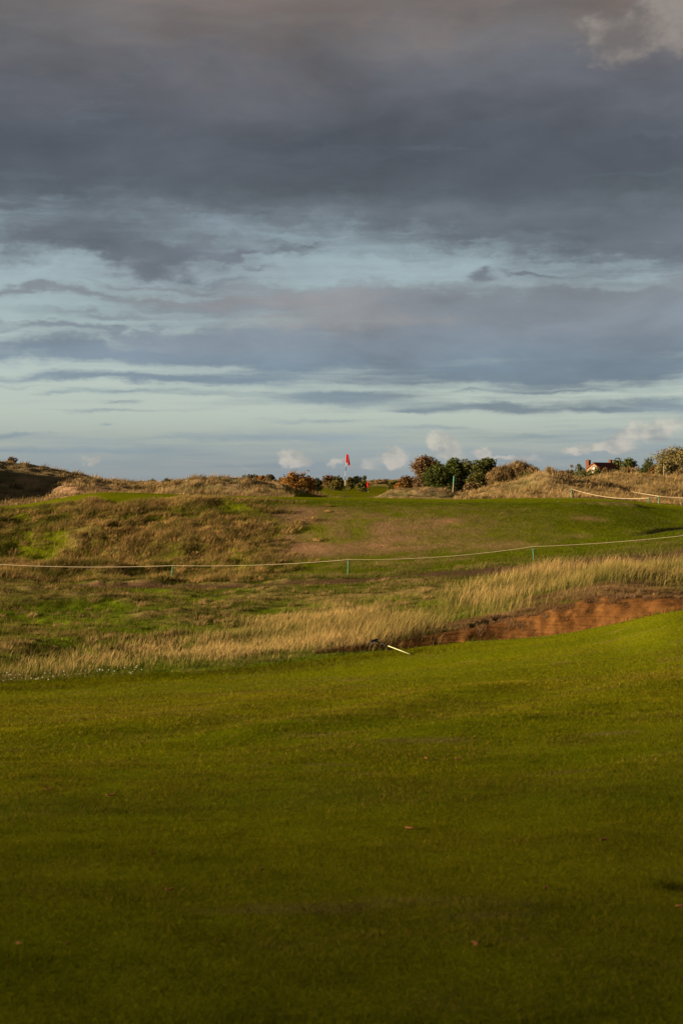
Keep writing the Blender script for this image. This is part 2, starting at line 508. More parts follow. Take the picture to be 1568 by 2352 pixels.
for (xa, ya, xb, yb, hh, ww) in ((-1.5, 13.5, 2.2, 20.8, .13, .8), (-.2, 11.8, 5.2, 20.5, .08, .8), (-3.4, 14.5, -.6, 21.5, .08, .9), (2.2, 9.2, 5.5, 14.5, .05, .7)):
    lx, ly = xb - xa, yb - ya                          # low grassed swells running away to the right
    ll = math.hypot(lx, ly)
    tt = ((WX - xa) * lx + (WY - ya) * ly) / ll ** 2
    dd = ((WX - xa) * ly - (WY - ya) * lx) / ll + .25 * n_l * 3
    Z = Z + hh * np.exp(-(dd / ww) ** 2) * sstep(tt, -.15, .25) * (1 - sstep(tt, .75, 1.15))
# a scrape in the turf at the right
Z = Z - 0.07 * np.exp(-((WX - 1.55) / .17) ** 4 - ((WY - 6.03) / .05) ** 2)
Z = Z - path_m * .05


def lookup(A, x, y):
    s = np.clip(x / y, S[0], S[-1])
    y = np.clip(y, D[0], D[-1])
    i = np.clip(np.searchsorted(D, y) - 1, 0, len(D) - 2)
    j = np.clip(np.searchsorted(S, s) - 1, 0, len(S) - 2)
    u, v = (y - D[i]) / (D[i + 1] - D[i]), (s - S[j]) / (S[j + 1] - S[j])
    return (A[i, j] * (1 - v) + A[i, j + 1] * v) * (1 - u) + (A[i + 1, j] * (1 - v) + A[i + 1, j + 1] * v) * u


def gz(x, y): return float(lookup(Z, np.array([x]), np.array([y]))[0])
def wx(X, d): return (X - CX) / F * d
def wz(Y, d): return EYE - (Y - HY) / F * d


# ------------------------------------------------------------------ colours of the ground
C = lambda *c: np.array(c)
lerp = lambda a, b, t: a + (b - a) * t[..., None]
GREEN, GREEN2, YEL = C(.074, .092, .002), C(.050, .072, .003), C(.120, .112, .005)
DRY, BROWN, SOIL = C(.135, .098, .038), C(.145, .082, .040), C(.052, .030, .020)
SANDY = C(.21, .15, .095)
f1, f2, f3 = fbm(WX * .22, WY * .22 + 0, 5, 41, .6), fbm(WX * .06 + WY * .02, WY * .30, 4, 43, .6), fbm(WX * 1.6, WY * 1.6, 3, 45, .6)
one = np.ones_like(WX)
fair_c = lerp(GREEN[None, None, :] * one[..., None], YEL, np.clip(.22 + .55 * f2 + .30 * f1, 0, 1))
fair_c = lerp(fair_c, GREEN2, np.clip(.9 * fbm(WX * .12, WY * .55, 4, 47) + .45 * f3, 0, .8))
scar = sstep(fbm(WX * .55, WY * 2.4, 4, 49, .6), .36, .60) * .55
fair_c = lerp(fair_c, C(.12, .085, .035), scar)
rough_c = lerp(GREEN2[None, None, :] * one[..., None], DRY, sstep(n_m + .5 * n_s, -.25, .7))
bare = bank * sstep(PX + 90 * n_m + 45 * n_s + 60 * n_l, 520, 720) * (1 - sstep(PX + 160 * n_m + 60 * n_s, 860, 1380)) * sstep(WY, 63.2 + 1.2 * n_m, 65.5 + 1.2 * n_m) * (1 - sstep(WY, 72.2 + n_m, 74.6 + n_m))
bank_c = lerp(lerp(GREEN[None, None, :] * one[..., None] * .85, DRY, sstep(n_m + .7 * n_s + .25 * n_l, .0, .85) * .8), C(.135, .083, .047), np.clip(bare * (.62 + .8 * n_s + .7 * n_m), 0, 1) * .8)
for (X0, d0, rx, ry, a) in ((690, 66.5, 55, 1.5, .85), (650, 64.5, 50, .9, .7), (1036, 69.5, 26, .5, 1.0), (880, 66, 60, .9, .6), (1345, 70.5, 40, .6, .6), (1330, 66.8, 30, .5, .6), (1190, 65.2, 70, .5, .5)):
    bl = np.exp(-((PX - X0) / rx) ** 2 - ((WY - d0) / ry) ** 2)
    bank_c = lerp(bank_c, SANDY * C(1.0, .80, .72), np.clip(a * bl * (1 + .8 * n_s), 0, 1))
dune_c = lerp(lerp(C(.075, .072, .028)[None, None, :] * one[..., None], C(.17, .12, .058), sstep(n_m + .6 * n_s, -.45, .5)), SANDY * .9, sstep(n_l + .5 * n_s, .25, .7) * .7)
sand_m = sstep(PX, 110, 150) * (1 - sstep(PX, 230, 300)) * sstep(WY, 99, 103) * (1 - sstep(WY, 110, 114)) * np.clip(.75 + n_s + .6 * n_m, 0, 1)
dune_c = lerp(dune_c, SANDY * C(1.15, 1.0, .95), sand_m)
G_ = rough_c
G_ = lerp(G_, bank_c, bank)
G_ = lerp(G_, fair_c, fair_m)
G_ = lerp(G_, GREEN * C(1.02, .95, 1.2) * one[..., None] * (1 + .10 * f1[..., None]), green_m)
dune_c = lerp(dune_c, C(.085, .070, .038), (1 - sstep(PX + 40 * n_m, 240, 300)) * sstep(WY, 117, 122) * .8)  # shade of the left dune's right flank mixed into the ground colour
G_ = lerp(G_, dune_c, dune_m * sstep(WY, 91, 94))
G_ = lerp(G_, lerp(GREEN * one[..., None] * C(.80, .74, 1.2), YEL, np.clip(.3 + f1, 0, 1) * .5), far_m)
sand_b = lerp(C(.108, .050, .016)[None, None, :] * one[..., None], C(.066, .030, .010), sstep(.6 * n_m + .5 * n_f, -.05, .6))
sand_b = lerp(sand_b, C(.110, .062, .026), sstep(t_b + .06 * n_f, .88, 1.02) * .7)
G_ = lerp(G_, sand_b, bunker_m)
G_ = lerp(G_, SOIL * (1 + .30 * n_s[..., None]), np.clip(path_m * (1 + .5 * n_s), 0, 1) * .95)
scuff = np.exp(-((PX - 1540) / 55) ** 2 - ((WY - 69.0 + (1540 - PX) * .03) / .7) ** 2)      # worn dark hollow on the right shoulder
G_ = lerp(G_, C(.085, .068, .050), np.clip(scuff * 1.3, 0, 1))
Z = Z - .30 * scuff
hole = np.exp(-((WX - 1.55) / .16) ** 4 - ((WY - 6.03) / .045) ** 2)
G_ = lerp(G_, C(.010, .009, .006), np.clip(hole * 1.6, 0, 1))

# ------------------------------------------------------------------ ground materials
def new_mat(name):
    m = bpy.data.materials.new(name)
    m.use_nodes = True
    t = m.node_tree
    for n in list(t.nodes):
        t.nodes.remove(n)
    return m, t, G(t)


def ground_mat(name, s_fine, amp, bump_d, rough=.95, strata=False):
    m, t, h = new_mat(name)
    at = t.nodes.new('ShaderNodeVertexColor')
    at.layer_name = 'Col'
    geo = t.nodes.new('ShaderNodeNewGeometry')
    p = geo.outputs['Position']
    n1 = h.noise(p, s_fine, 4, .7)
    n2 = h.noise(p, s_fine * .17, 5, .65)
    n3 = h.noise(p, s_fine * .06, 4, .6)
    v = h.add(h.mad(h.sub(n1, .5), amp, 1.0), h.add(h.mul(h.sub(n2, .5), amp * .9), h.mul(h.sub(n3, .5), amp * .5)))
    if strata:                                         # raked and weathered layers along the face, with runnels down it
        mp = t.nodes.new('ShaderNodeMapping')
        mp.inputs['Scale'].default_value = (.7, .7, 16)
        t.links.new(p, mp.inputs['Vector'])
        n4 = h.noise(mp.outputs[0], 1.6, 3, .6)
        mp2 = t.nodes.new('ShaderNodeMapping')
        mp2.inputs['Scale'].default_value = (7, 1, .8)
        t.links.new(p, mp2.inputs['Vector'])
        n5 = h.noise(mp2.outputs[0], 1.2, 4, .65)
        v = h.add(h.mul(v, h.mad(h.smooth(n4, .48, .68), -.40, 1.08)), h.mul(h.sub(n5, .5), .35))
    c = h.mix(1.0, at.outputs[0], h.vec(v, v, v), 'MULTIPLY')
    warm = h.smooth(n2, .52, .72)
    c = h.mix(h.mul(warm, .15), c, h.mix(1.0, c, (1.5, 1.0, .9), 'MULTIPLY'))
    b = t.nodes.new('ShaderNodeBsdfPrincipled')
    b.inputs['Roughness'].default_value = rough
    b.inputs['Specular IOR Level'].default_value = 0.0
    t.links.new(c, b.inputs['Base Color'])
    bp = t.nodes.new('ShaderNodeBump')
    bp.inputs['Strength'].default_value = 1.0
    bp.inputs['Distance'].default_value = bump_d
    t.links.new(h.add(n1, h.mul(n2, 1.5)), bp.inputs['Height'])
    t.links.new(bp.outputs[0], b.inputs['Normal'])
    o = t.nodes.new('ShaderNodeOutputMaterial')
    t.links.new(b.outputs[0], o.inputs[0])
    return m


M_TURF = ground_mat('mown_turf', 46, .75, .012)
M_ROUGH = ground_mat('rough_ground', 9, .9, .05)
M_SAND = ground_mat('bunker_earth', 14, .55, .016, strata=True)
M_PATH = ground_mat('worn_soil', 8, .7, .04)

# split the one sheet into the surfaces people would name; they share their border vertices' places
nr, nc = Z.shape
idx = np.arange(nr * nc).reshape(nr, nc)
quads = np.stack([idx[:-1, :-1], idx[:-1, 1:], idx[1:, 1:], idx[1:, :-1]], -1)
cen = lambda A: (A[:-1, :-1] + A[:-1, 1:] + A[1:, 1:] + A[1:, :-1]) / 4
zone = np.zeros((nr - 1, nc - 1), int)
zone[cen(fair_m) > .5] = 1
zone[cen(far_m) > .5] = 2
zone[cen(green_m) > .5] = 3
zone[cen(path_m) > .5] = 4
zone[cen(bunker_m) > .5] = 5
V3 = np.stack([WX, WY, Z], -1).reshape(-1, 3)
C3 = np.clip(G_, .002, .9).reshape(-1, 3)
# vertex normals of the whole sheet keep the shading continuous over the seams
du = np.stack([np.gradient(WX, axis=1), np.gradient(WY, axis=1), np.gradient(Z, axis=1)], -1)
dv = np.stack([np.gradient(WX, axis=0), np.gradient(WY, axis=0), np.gradient(Z, axis=0)], -1)
NN = np.cross(du, dv)
NN /= np.linalg.norm(NN, axis=-1, keepdims=True)
NF = NN.reshape(-1, 3)
for k, (nm, mt, lb, ct) in enumerate([
        ('ground', M_ROUGH, 'uneven links land of rough turf, banks and dunes reaching to the horizon', 'ground'),
        ('fairway', M_TURF, 'mown green fairway sloping away in the foreground', 'fairway'),
        ('far_fairway', M_TURF, 'mown green fairway far away between the dunes and bushes', 'fairway'),
        ('putting_green', M_TURF, 'smooth raised putting green on top of the bank', 'putting green'),
        ('path', M_PATH, 'narrow worn brown soil path below the roped bank', 'path'),
        ('bunker', M_SAND, 'eroded orange brown bunker cut into the slope at the right', 'bunker')]):
    q = quads[zone == k]
    used, inv = np.unique(q, return_inverse=True)
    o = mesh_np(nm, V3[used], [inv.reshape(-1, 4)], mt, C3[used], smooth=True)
    o.data.normals_split_custom_set_from_vertices(NF[used].tolist())
    tag(o, lb, ct, kind='structure')

mb = MB()
mb.poly([(-9000, -9000, -6), (9000, -9000, -6), (9000, 9000, -6), (-9000, 9000, -6)])
m, t, h = new_mat('distant_land')
b = t.nodes.new('ShaderNodeBsdfPrincipled')
b.inputs['Roughness'].default_value = 1
t.links.new(h.mix(h.noise(t.nodes.new('ShaderNodeNewGeometry').outputs['Position'], .02, 5), (.05, .06, .012), (.12, .09, .04)), b.inputs['Base Color'])
t.links.new(b.outputs[0], t.nodes.new('ShaderNodeOutputMaterial').inputs[0])
tag(mb.build('terrain', m), 'low land stretching away beneath the horizon', 'terrain', kind='structure')

# ------------------------------------------------------------------ grass
def leaf_mat(name, trans=.3, rough=.7):
    m, t, h = new_mat(name)
    at = t.nodes.new('ShaderNodeVertexColor')
    at.layer_name = 'Col'
    d = t.nodes.new('ShaderNodeBsdfDiffuse')
    tr = t.nodes.new('ShaderNodeBsdfTranslucent')
    mx = t.nodes.new('ShaderNodeMixShader')
    mx.inputs[0].default_value = trans
    t.links.new(at.outputs[0], d.inputs['Color'])
    t.links.new(at.outputs[0], tr.inputs['Color'])
    t.links.new(d.outputs[0], mx.inputs[1])
    t.links.new(tr.outputs[0], mx.inputs[2])
    t.links.new(mx.outputs[0], t.nodes.new('ShaderNodeOutputMaterial').inputs[0])
    return m


M_GRASS = leaf_mat('grass_blade', .30)
M_STRAW = leaf_mat('dry_grass_blade', .30)
M_LEAF = leaf_mat('foliage', .22)


def blades(name, x, y, H, W, lean, cb, ct, mat, label, simple=False, mid=.85, cat='grass'):
    """one strip of two faces (or one triangle) for every blade"""
    n = len(x)
    z = lookup(Z, x, y) - .01
    P = np.stack([x, y, z], -1)
    a = rng.uniform(0, np.pi, n)
    Wv = np.stack([np.cos(a), np.sin(a), np.zeros(n)], -1) * (W / 2)[:, None]
    tip = P + np.stack([lean[:, 0] * H, lean[:, 1] * H, H], -1)
    if simple:
        v = np.stack([P - Wv, P + Wv, tip], 1).reshape(-1, 3)
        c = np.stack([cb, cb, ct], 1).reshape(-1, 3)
        b = np.arange(n)[:, None] * 3
        o = mesh_np(name, v, [b + np.array([[0, 1, 2]])], mat, c)
    else:
        m = P + np.stack([lean[:, 0] * H * .33, lean[:, 1] * H * .33, H * .58], -1)
        v = np.stack([P - Wv * .8, P + Wv * .8, m - Wv * mid, m + Wv * mid, tip], 1).reshape(-1, 3)
        cm = cb * .4 + ct * .6
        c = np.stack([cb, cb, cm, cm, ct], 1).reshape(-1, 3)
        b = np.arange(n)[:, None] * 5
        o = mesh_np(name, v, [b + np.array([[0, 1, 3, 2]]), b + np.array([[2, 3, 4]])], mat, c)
    return tag(o, label, cat, kind='stuff')


def scatter(n, X0, X1, d0, d1, dens=None, power=1.0):
    """points over a fan of land, uniform over its area; dens(x, y, X) in 0..1 thins them"""
    d = np.sqrt(rng.uniform(d0 ** 2, d1 ** 2, n)) if power == 1 else (d0 ** power + rng.uniform(0, 1, n) * (d1 ** power - d0 ** power)) ** (1 / power)
    X = rng.uniform(X0, X1, n)
    x = (X - CX) / F * d
    if dens is not None:
        k = rng.uniform(0, 1, n) < dens(x, d, X)
        x, d, X = x[k], d[k], X[k]
    return x, d, X


def vary(c, n, s=.25):
    return np.clip(np.asarray(c) * (1 + s * rng.normal(0, 1, (n, 1))), .003, .9)


def cmix(a, b, t):
    return np.asarray(a)[None] * (1 - t[:, None]) + np.asarray(b)[None] * t[:, None]


# mown fairway near the camera
def fw_d(x, y, X): return (lookup(fair_m, x, y) > .5) * (1 - .92 * np.clip(np.exp(-((x - 1.55) / .16) ** 4 - ((y - 6.03) / .05) ** 2) * 1.6, 0, 1))
x, y, X = scatter(900000, -900, 2400, 3.0, 24, fw_d, .55)
n = len(x)
sz = np.clip(y / 8, .8, 2.2)
t = np.clip(.38 + .55 * fbm(x * .5, y * .9, 4, 61, .6) + .25 * rng.normal(0, 1, n), 0, 1)
base = cmix((.050, .066, .002), (.128, .108, .004), t)
st_ = sstep(fbm(x * .22 - y * .06, y * .55, 4, 261, .6), -.05, .50)
base = base * (1 - .42 * st_[:, None]) + np.array([.075, .052, .010]) * .42 * st_[:, None]
dead = rng.uniform(0, 1, n) < np.clip(.10 + .45 * (fbm(x * .9, y * 1.5, 4, 63, .6) - .05), .04, .5)
base[dead] = vary((.120, .078, .020), dead.sum(), .3)
base = base * np.exp(.30 * rng.normal(0, 1, (n, 1))) * (1 + .40 * fbm(x * 4, y * 5, 3, 69))[:, None]
hgt = rng.uniform(.014, .034, n) * (.75 + .25 * sz) * (1 + .45 * fbm(x * 2.5, y * 2.5, 3, 67))
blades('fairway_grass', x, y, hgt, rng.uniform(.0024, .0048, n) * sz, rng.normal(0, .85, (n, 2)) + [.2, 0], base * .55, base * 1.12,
       M_GRASS, 'short mown green blades covering the foreground fairway', simple=True)

def fw2(x, y, X): return lookup(fair_m, x, y) > .4
x, y, X = scatter(230000, -600, 2150, 20, 34.5, fw2)
n = len(x)
t = np.clip(.45 + .6 * fbm(x * .22, y * .5, 4, 161, .6) + .2 * rng.normal(0, 1, n), 0, 1)
base = cmix((.066, .086, .002), (.152, .132, .005), t)
st_ = sstep(fbm(x * .13 - y * .05, y * .55, 4, 263, .6), -.05, .45)
base = base * (1 - .42 * st_[:, None]) + np.array([.085, .066, .012]) * .42 * st_[:, None]
dead = rng.uniform(0, 1, n) < np.clip(.02 + .5 * (fbm(x * .35, y * 1.1, 4, 163, .6) - .12), .01, .5)
base[dead] = vary((.125, .088, .034), dead.sum(), .25)
edge_ = np.interp(X, [-500, 0, 250, 500, 784, 1050, 1300, 1568], [27, 29.0, 29.6, 30.3, 32.2, 33.4, 32.4, 30.8]) - y
semi = (1 - sstep(edge_ + 1.6 * fbm(x * .35, y * .35, 3, 265), 1.0, 3.6)) * (1 - sstep(X, 800, 1200))
base = base * (1 - .38 * semi[:, None]) * np.exp(.18 * rng.normal(0, 1, (n, 1)))
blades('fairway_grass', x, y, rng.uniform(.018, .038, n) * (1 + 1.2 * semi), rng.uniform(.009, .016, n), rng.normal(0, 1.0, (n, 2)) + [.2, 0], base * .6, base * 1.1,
       M_GRASS, 'short mown green blades on the far half of the foreground fairway', simple=True)
x, y, X = scatter(150000, -300, 1900, 73.5, 93, lambda x, y, X: lookup(green_m, x, y) > .3)
n = len(x)
t = np.clip(.35 + .6 * fbm(x * .15, y * .3, 4, 171, .6) + .2 * rng.normal(0, 1, n), 0, 1)
base = cmix((.066, .094, .003), (.125, .125, .008), t)
blades('putting_grass', x, y, rng.uniform(.012, .03, n), rng.uniform(.014, .024, n), rng.normal(0, .45, (n, 2)) + [.15, 0], base * .7, base * 1.1,
       M_GRASS, 'closely cut green blades of the raised putting green', simple=True)

# pale tall grass behind and beside the bunker
def tall_d(x, y, X):
    back = np.interp(X, [0, 250, 500, 784, 1050, 1300, 1568], [35.5, 38, 42, 46, 46.5, 47.5, 49.5])
    front = np.interp(X, [-100, 0, 250, 500, 700, 784, 900, 1050, 1200, 1300, 1370, 1450, 1568, 1700], [30.5, 31, 31.5, 32.3, 33.8, 35.2, 36.6, 38.2, 39.4, 39.6, 40.8, 40.0, 39.6, 39])
    w = fbm(x * .45, y * .30, 4, 173, .6)
    k = .30 + 1.3 * fbm(x * .42, y * .28, 4, 73, .6) + .30 * sstep(X, 250, 850)
    return np.clip(k, .04, 1) * sstep(y + 2.2 * w, front - 1.6, front + 1.8) * (1 - sstep(y + 4 * w, back - 4.5, back + 2.0))
x, y, X = scatter(400000, -400, 2000, 29.5, 52, tall_d)
n = len(x)
tall = .25 + .22 * sstep(X, 500, 1250)
H = tall * rng.uniform(.40, 1.20, n) * (1 + .55 * fbm(x * .6, y * .6, 3, 75))
t = np.clip(.54 + .75 * fbm(x * .45, y * .45, 4, 77, .6) + .24 * rng.normal(0, 1, n), 0, 1)
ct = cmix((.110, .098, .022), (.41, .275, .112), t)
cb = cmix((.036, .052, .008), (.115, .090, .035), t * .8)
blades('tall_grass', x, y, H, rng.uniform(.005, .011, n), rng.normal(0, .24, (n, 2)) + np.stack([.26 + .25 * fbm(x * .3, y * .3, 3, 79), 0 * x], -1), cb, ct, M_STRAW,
       'tall pale straw coloured grass leaning in the wind behind the bunker', mid=.9)

def fr_d(x, y, X): return lookup(((t_b + .22 * n_f + .10 * n_s > .93) & (t_b < 1.60) & (dep > .02)).astype(float), x, y) * np.clip(.6 + fbm(x * 1.5, y * 1.5, 3, 181), 0, 1)
x, y, X = scatter(420000, 720, 1700, 33, 42.5, fr_d)
n = len(x)
ct = cmix((.105, .062, .028), (.25, .155, .080), np.clip(.4 + .8 * fbm(x * 1.2, y * 1.2, 3, 183) + .2 * rng.normal(0, 1, n), 0, 1))
blades('dead_turf', x, y, rng.uniform(.04, .11, n), rng.uniform(.006, .014, n), rng.normal(0, .5, (n, 2)) + [.2, -.2], ct * .5, ct, M_STRAW,
       'dead brown turf hanging over the upper edge of the bunker', simple=True)

# green undergrowth of the hollow and the verge, short and mixed
def low_d(x, y, X):
    k = .55 + .8 * fbm(x * .4, y * .5, 4, 83, .6)
    return np.clip(k, .1, 1) * (1 - lookup(fair_m, x, y)) * (1 - lookup(bunker_m, x, y)) * (1 - .97 * lookup(path_m, x, y))
x, y, X = scatter(290000, -450, 2050, 28.5, 62, low_d)
n = len(x)
t = np.clip(.30 + .9 * fbm(x * .33, y * .4, 4, 85, .6) + .25 * rng.normal(0, 1, n) - .12 * sstep(X, 700, 1300), 0, 1)
tuft = np.clip(fbm(x * .9, y * .9, 3, 87), 0, 1)
H = rng.uniform(.05, .14, n) * (1 + 1.6 * tuft)
ct = cmix((.040, .062, .004), (.21, .140, .050), t)
blades('rough_grass', x, y, H, rng.uniform(.009, .018, n), rng.normal(0, .32, (n, 2)) + [.22, 0], ct * .5, ct, M_GRASS,
       'mixed green and brown rough grass filling the hollow before the roped bank', simple=True)

# tussocks on the left of the bank
def bk_d(x, y, X):
    lim = 610 + 130 * fbm(x * .35, y * .35, 4, 93, .6)
    k = .5 + 1.1 * fbm(x * .35, y * .55, 4, 91, .6)
    return np.clip(k, .05, 1) * (1 - sstep(X, lim - 110, lim + 90)) * (1 - sstep(y, 75.0, 76.2)) * (1 - .97 * lookup(green_m, x, y)) * sstep(y, 57.2, 58.5)
x, y, X = scatter(225000, -400, 840, 57, 76.5, bk_d)
n = len(x)
tuft = np.clip(fbm(x * .7, y * .7, 3, 95) + .15, 0, 1)
t = np.clip(.48 + .9 * fbm(x * .25, y * .35, 4, 97, .6) + .22 * rng.normal(0, 1, n), 0, 1)
ct = cmix((.044, .058, .006), (.30, .190, .075), t)
H = rng.uniform(.10, .24, n) * (1 + 1.3 * tuft) * (1 - .6 * sstep(y, 73, 75.5))
blades('bank_grass', x, y, H, rng.uniform(.013, .028, n), rng.normal(0, .32, (n, 2)) + [.38, -.05], ct * .45, ct, M_STRAW,
       'clumpy brown and green tussock grass on the left side of the bank', simple=True)

# thin turf on the rest of the bank
def tf_d(x, y, X): return (1 - .55 * lookup(bare, x, y)) * (1 - .97 * lookup(path_m, x, y)) * sstep(X, 520, 640)
x, y, X = scatter(160000, 500, 2000, 57, 76.2, tf_d)
n = len(x)
br = np.clip(lookup(bare, x, y) + .25 * rng.normal(0, 1, n) + .5 * fbm(x * .5, y * .7, 4, 99, .6), 0, 1)
ct = cmix((.050, .070, .004), (.135, .088, .044), br) * (np.exp(.28 * rng.normal(0, 1, n)) * (1 + .5 * fbm(x * 1.3, y * 1.8, 3, 501)))[:, None]
verge = np.exp(-((y - 58.6) / 1.2) ** 2) * np.clip(.4 + fbm(x * .5, y * .5, 3, 101), 0, 1)
H = rng.uniform(.03, .08, n) * (1 + 3.0 * verge)
ct = ct * (1 - verge[:, None] * .6) + np.array([.26, .19, .08]) * verge[:, None] * .6
blades('turf_grass', x, y, H, rng.uniform(.012, .024, n), rng.normal(0, .5, (n, 2)) + [.2, 0], ct * .6, ct, M_GRASS,
       'thin worn turf over the middle and right of the bank', simple=True)

# marram and dry grass on the dunes
def du_d(x, y, X):
    k = .55 + 1.2 * fbm(x * .16, y * .16, 4, 105, .6)
    return np.clip(k, .08, 1) * lookup(dune_m, x, y) * (1 - .9 * lookup(sand_m, x, y)) * sstep(y, 92.5, 94.5) * (1 - .8 * lookup(green_m, x, y))
x, y, X = scatter(360000, -400, 1950, 92, 205, du_d, 1.2)
n = len(x)
tuft = np.clip(fbm(x * .45, y * .45, 3, 107) + .1, 0, 1)
gold = sstep(X, 1000, 1100)
t = np.clip(.50 + .75 * fbm(x * .13, y * .13, 4, 109, .6) + .20 * rng.normal(0, 1, n), 0, 1)
t = np.clip(t + .30 * fbm(x * .5, y * .5, 3, 111), 0, 1)
flank_shade = (1 - sstep(X + 30 * fbm(x * .3, y * .3, 3, 113), 250, 300)) * sstep(y, 117, 121)  # left dune's right flank: shorter grass, with shade put into its colour
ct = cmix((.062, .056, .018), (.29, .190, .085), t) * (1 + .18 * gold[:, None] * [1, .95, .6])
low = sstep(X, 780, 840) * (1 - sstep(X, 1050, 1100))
H = rng.uniform(.12, .32, n) * (1 + 1.2 * tuft) * (1 - .6 * flank_shade) * (1 - .6 * low)
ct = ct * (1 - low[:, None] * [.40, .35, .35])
ct = ct * (1 - .30 * flank_shade[:, None])
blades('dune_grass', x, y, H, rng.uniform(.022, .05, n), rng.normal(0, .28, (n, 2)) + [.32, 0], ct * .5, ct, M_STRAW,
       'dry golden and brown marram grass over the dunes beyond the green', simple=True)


def tussocks(name, n, X0, X1, d0, d1, dens, nb, rad, hgt, wid, dark, pale, label, mat, lean=.30):
    cx, cy, cX = scatter(n, X0, X1, d0, d1, dens)
    m = len(cx)
    sc_ = rng.uniform(.6, 1.35, m)
    tone_ = np.clip(rng.beta(1.3, 1.3, m), 0, 1)
    k = np.repeat(np.arange(m), nb)
    a, r_ = rng.uniform(0, 2 * np.pi, m * nb), np.sqrt(rng.uniform(0, 1, m * nb))
    x = cx[k] + np.cos(a) * r_ * rad * sc_[k]
    y = cy[k] + np.sin(a) * r_ * rad * sc_[k]
    H = hgt * sc_[k] * rng.uniform(.5, 1.15, m * nb) * (1.05 - .45 * r_)
    ln = np.stack([np.cos(a), np.sin(a)], -1) * (r_ * .75)[:, None] + rng.normal(0, .15, (m * nb, 2)) + [lean, 0]
    c = cmix(dark, pale, np.clip(tone_[k] + rng.normal(0, .14, m * nb), 0, 1))
    blades(name, x, y, H, wid * rng.uniform(.6, 1.3, m * nb), ln, c * .40, c, mat, label, mid=.9)


off = lambda x, y: (1 - lookup(green_m, x, y)) * (1 - lookup(far_m, x, y)) * (1 - lookup(path_m, x, y))
tussocks('bank_tussock_grass', 1500, -120, 760, 57.5, 75.6,
         lambda x, y, X: off(x, y) * np.clip(.5 + 1.1 * fbm(x * .28, y * .4, 3, 401), .08, 1) * (1 - sstep(X + 90 * fbm(x * .3, y * .3, 3, 403), 560, 760)) * (1 - sstep(y, 72.6, 73.8)), 80, .24, .26, .018,
         (.058, .060, .008), (.37, .235, .088), 'bushy brown and straw tussocks on the left side of the bank', M_STRAW)
tussocks('hollow_tussock_grass', 900, -120, 1100, 36, 60,
         lambda x, y, X: off(x, y) * np.clip(.35 + 1.2 * fbm(x * .3, y * .4, 3, 405), .05, 1) * (1 - sstep(X, 850, 1100)), 70, .16, .19, .013,
         (.050, .062, .010), (.30, .200, .085), 'small straw and green tussocks dotted over the hollow at the left', M_STRAW)
tussocks('marram_tussock_grass', 2600, -120, 1720, 93, 165,
         lambda x, y, X: off(x, y) * np.clip(.5 + 1.2 * fbm(x * .12, y * .12, 3, 407), .08, 1) * (1 - .85 * sstep(X, 700, 760) * (1 - sstep(X, 1030, 1080))), 46, .36, .52, .035,
         (.085, .066, .024), (.36, .245, .115), 'clumps of marram grass standing over the dunes', M_STRAW)

# ------------------------------------------------------------------ an unseen cloud added off to the left to shade the near fairway
hs = Vector((to_sun.x, to_sun.y, 0)).normalized()
pp = Vector((-hs.y * -1, hs.x * -1, 0))
if pp.y < 0: pp = -pp
CD = 2300.0
cc = hs * CD + pp * (SHADE_CLOUD_EDGE - 150.0) + Vector((0, 0, CD * math.tan(SUN_EL)))
nu, nv = 96, 48
th, ph = np.meshgrid(np.linspace(0, 2 * np.pi, nu, endpoint=False), np.linspace(-np.pi / 2, np.pi / 2, nv))
ux, uy, uz = np.cos(ph) * np.cos(th), np.cos(ph) * np.sin(th), np.sin(ph)
bump = 1 + .05 * fbm(th * 3 + uz * 2, ph * 4, 4, 301) * np.cos(ph)
loc = np.stack([ux * 170, uy * 150, np.where(uz > 0, uz * 90, uz * 55)], -1) * bump[..., None]
ang = math.atan2(hs.y, hs.x)
vx, vy = loc[..., 0] * math.cos(ang) - loc[..., 1] * math.sin(ang), loc[..., 0] * math.sin(ang) + loc[..., 1] * math.cos(ang)
cv = np.stack([vx + cc.x, vy + cc.y, loc[..., 2] + cc.z], -1).reshape(-1, 3)
ii = np.arange(nu * nv).reshape(nv, nu)
cq = np.stack([ii[:-1], np.roll(ii, -1, 1)[:-1], np.roll(ii, -1, 1)[1:], ii[1:]], -1).reshape(-1, 4)
m, t, h = new_mat('shade_cloud_white')
b = t.nodes.new('ShaderNodeBsdfDiffuse')
b.inputs['Color'].default_value = (.35, .34, .34, 1)
t.links.new(b.outputs[0], t.nodes.new('ShaderNodeOutputMaterial').inputs[0])
tag(mesh_np('cloud', cv, [cq], m, smooth=True), 'unseen low cloud added at the left to shade the near fairway', 'cloud', kind='structure')

# ------------------------------------------------------------------ plain materials
def flat_mat(name, col, rough=.7, noise=0.25, scale=20, bump=0.0, col2=None):
    m, t, h = new_mat(name)
    co = t.nodes.new('ShaderNodeTexCoord')
    n1 = h.noise(co.outputs['Object'], scale, 5, .65)
    v = h.mad(h.sub(n1, .5), noise * 2, 1.0)
    c = h.mix(1.0, tuple(col), h.vec(v, v, v), 'MULTIPLY')
    if col2 is not None:
        c = h.mix(h.smooth(n1, .45, .62), c, tuple(col2))
    b = t.nodes.new('ShaderNodeBsdfPrincipled')
    b.inputs['Roughness'].default_value = rough
    b.inputs['Specular IOR Level'].default_value = .08
    t.links.new(c, b.inputs['Base Color'])
    if bump:
        bp = t.nodes.new('ShaderNodeBump')
        bp.inputs['Distance'].default_value = bump
        t.links.new(n1, bp.inputs['Height'])
        t.links.new(bp.outputs[0], b.inputs['Normal'])
    t.links.new(b.outputs[0], t.nodes.new('ShaderNodeOutputMaterial').inputs[0])
    return m


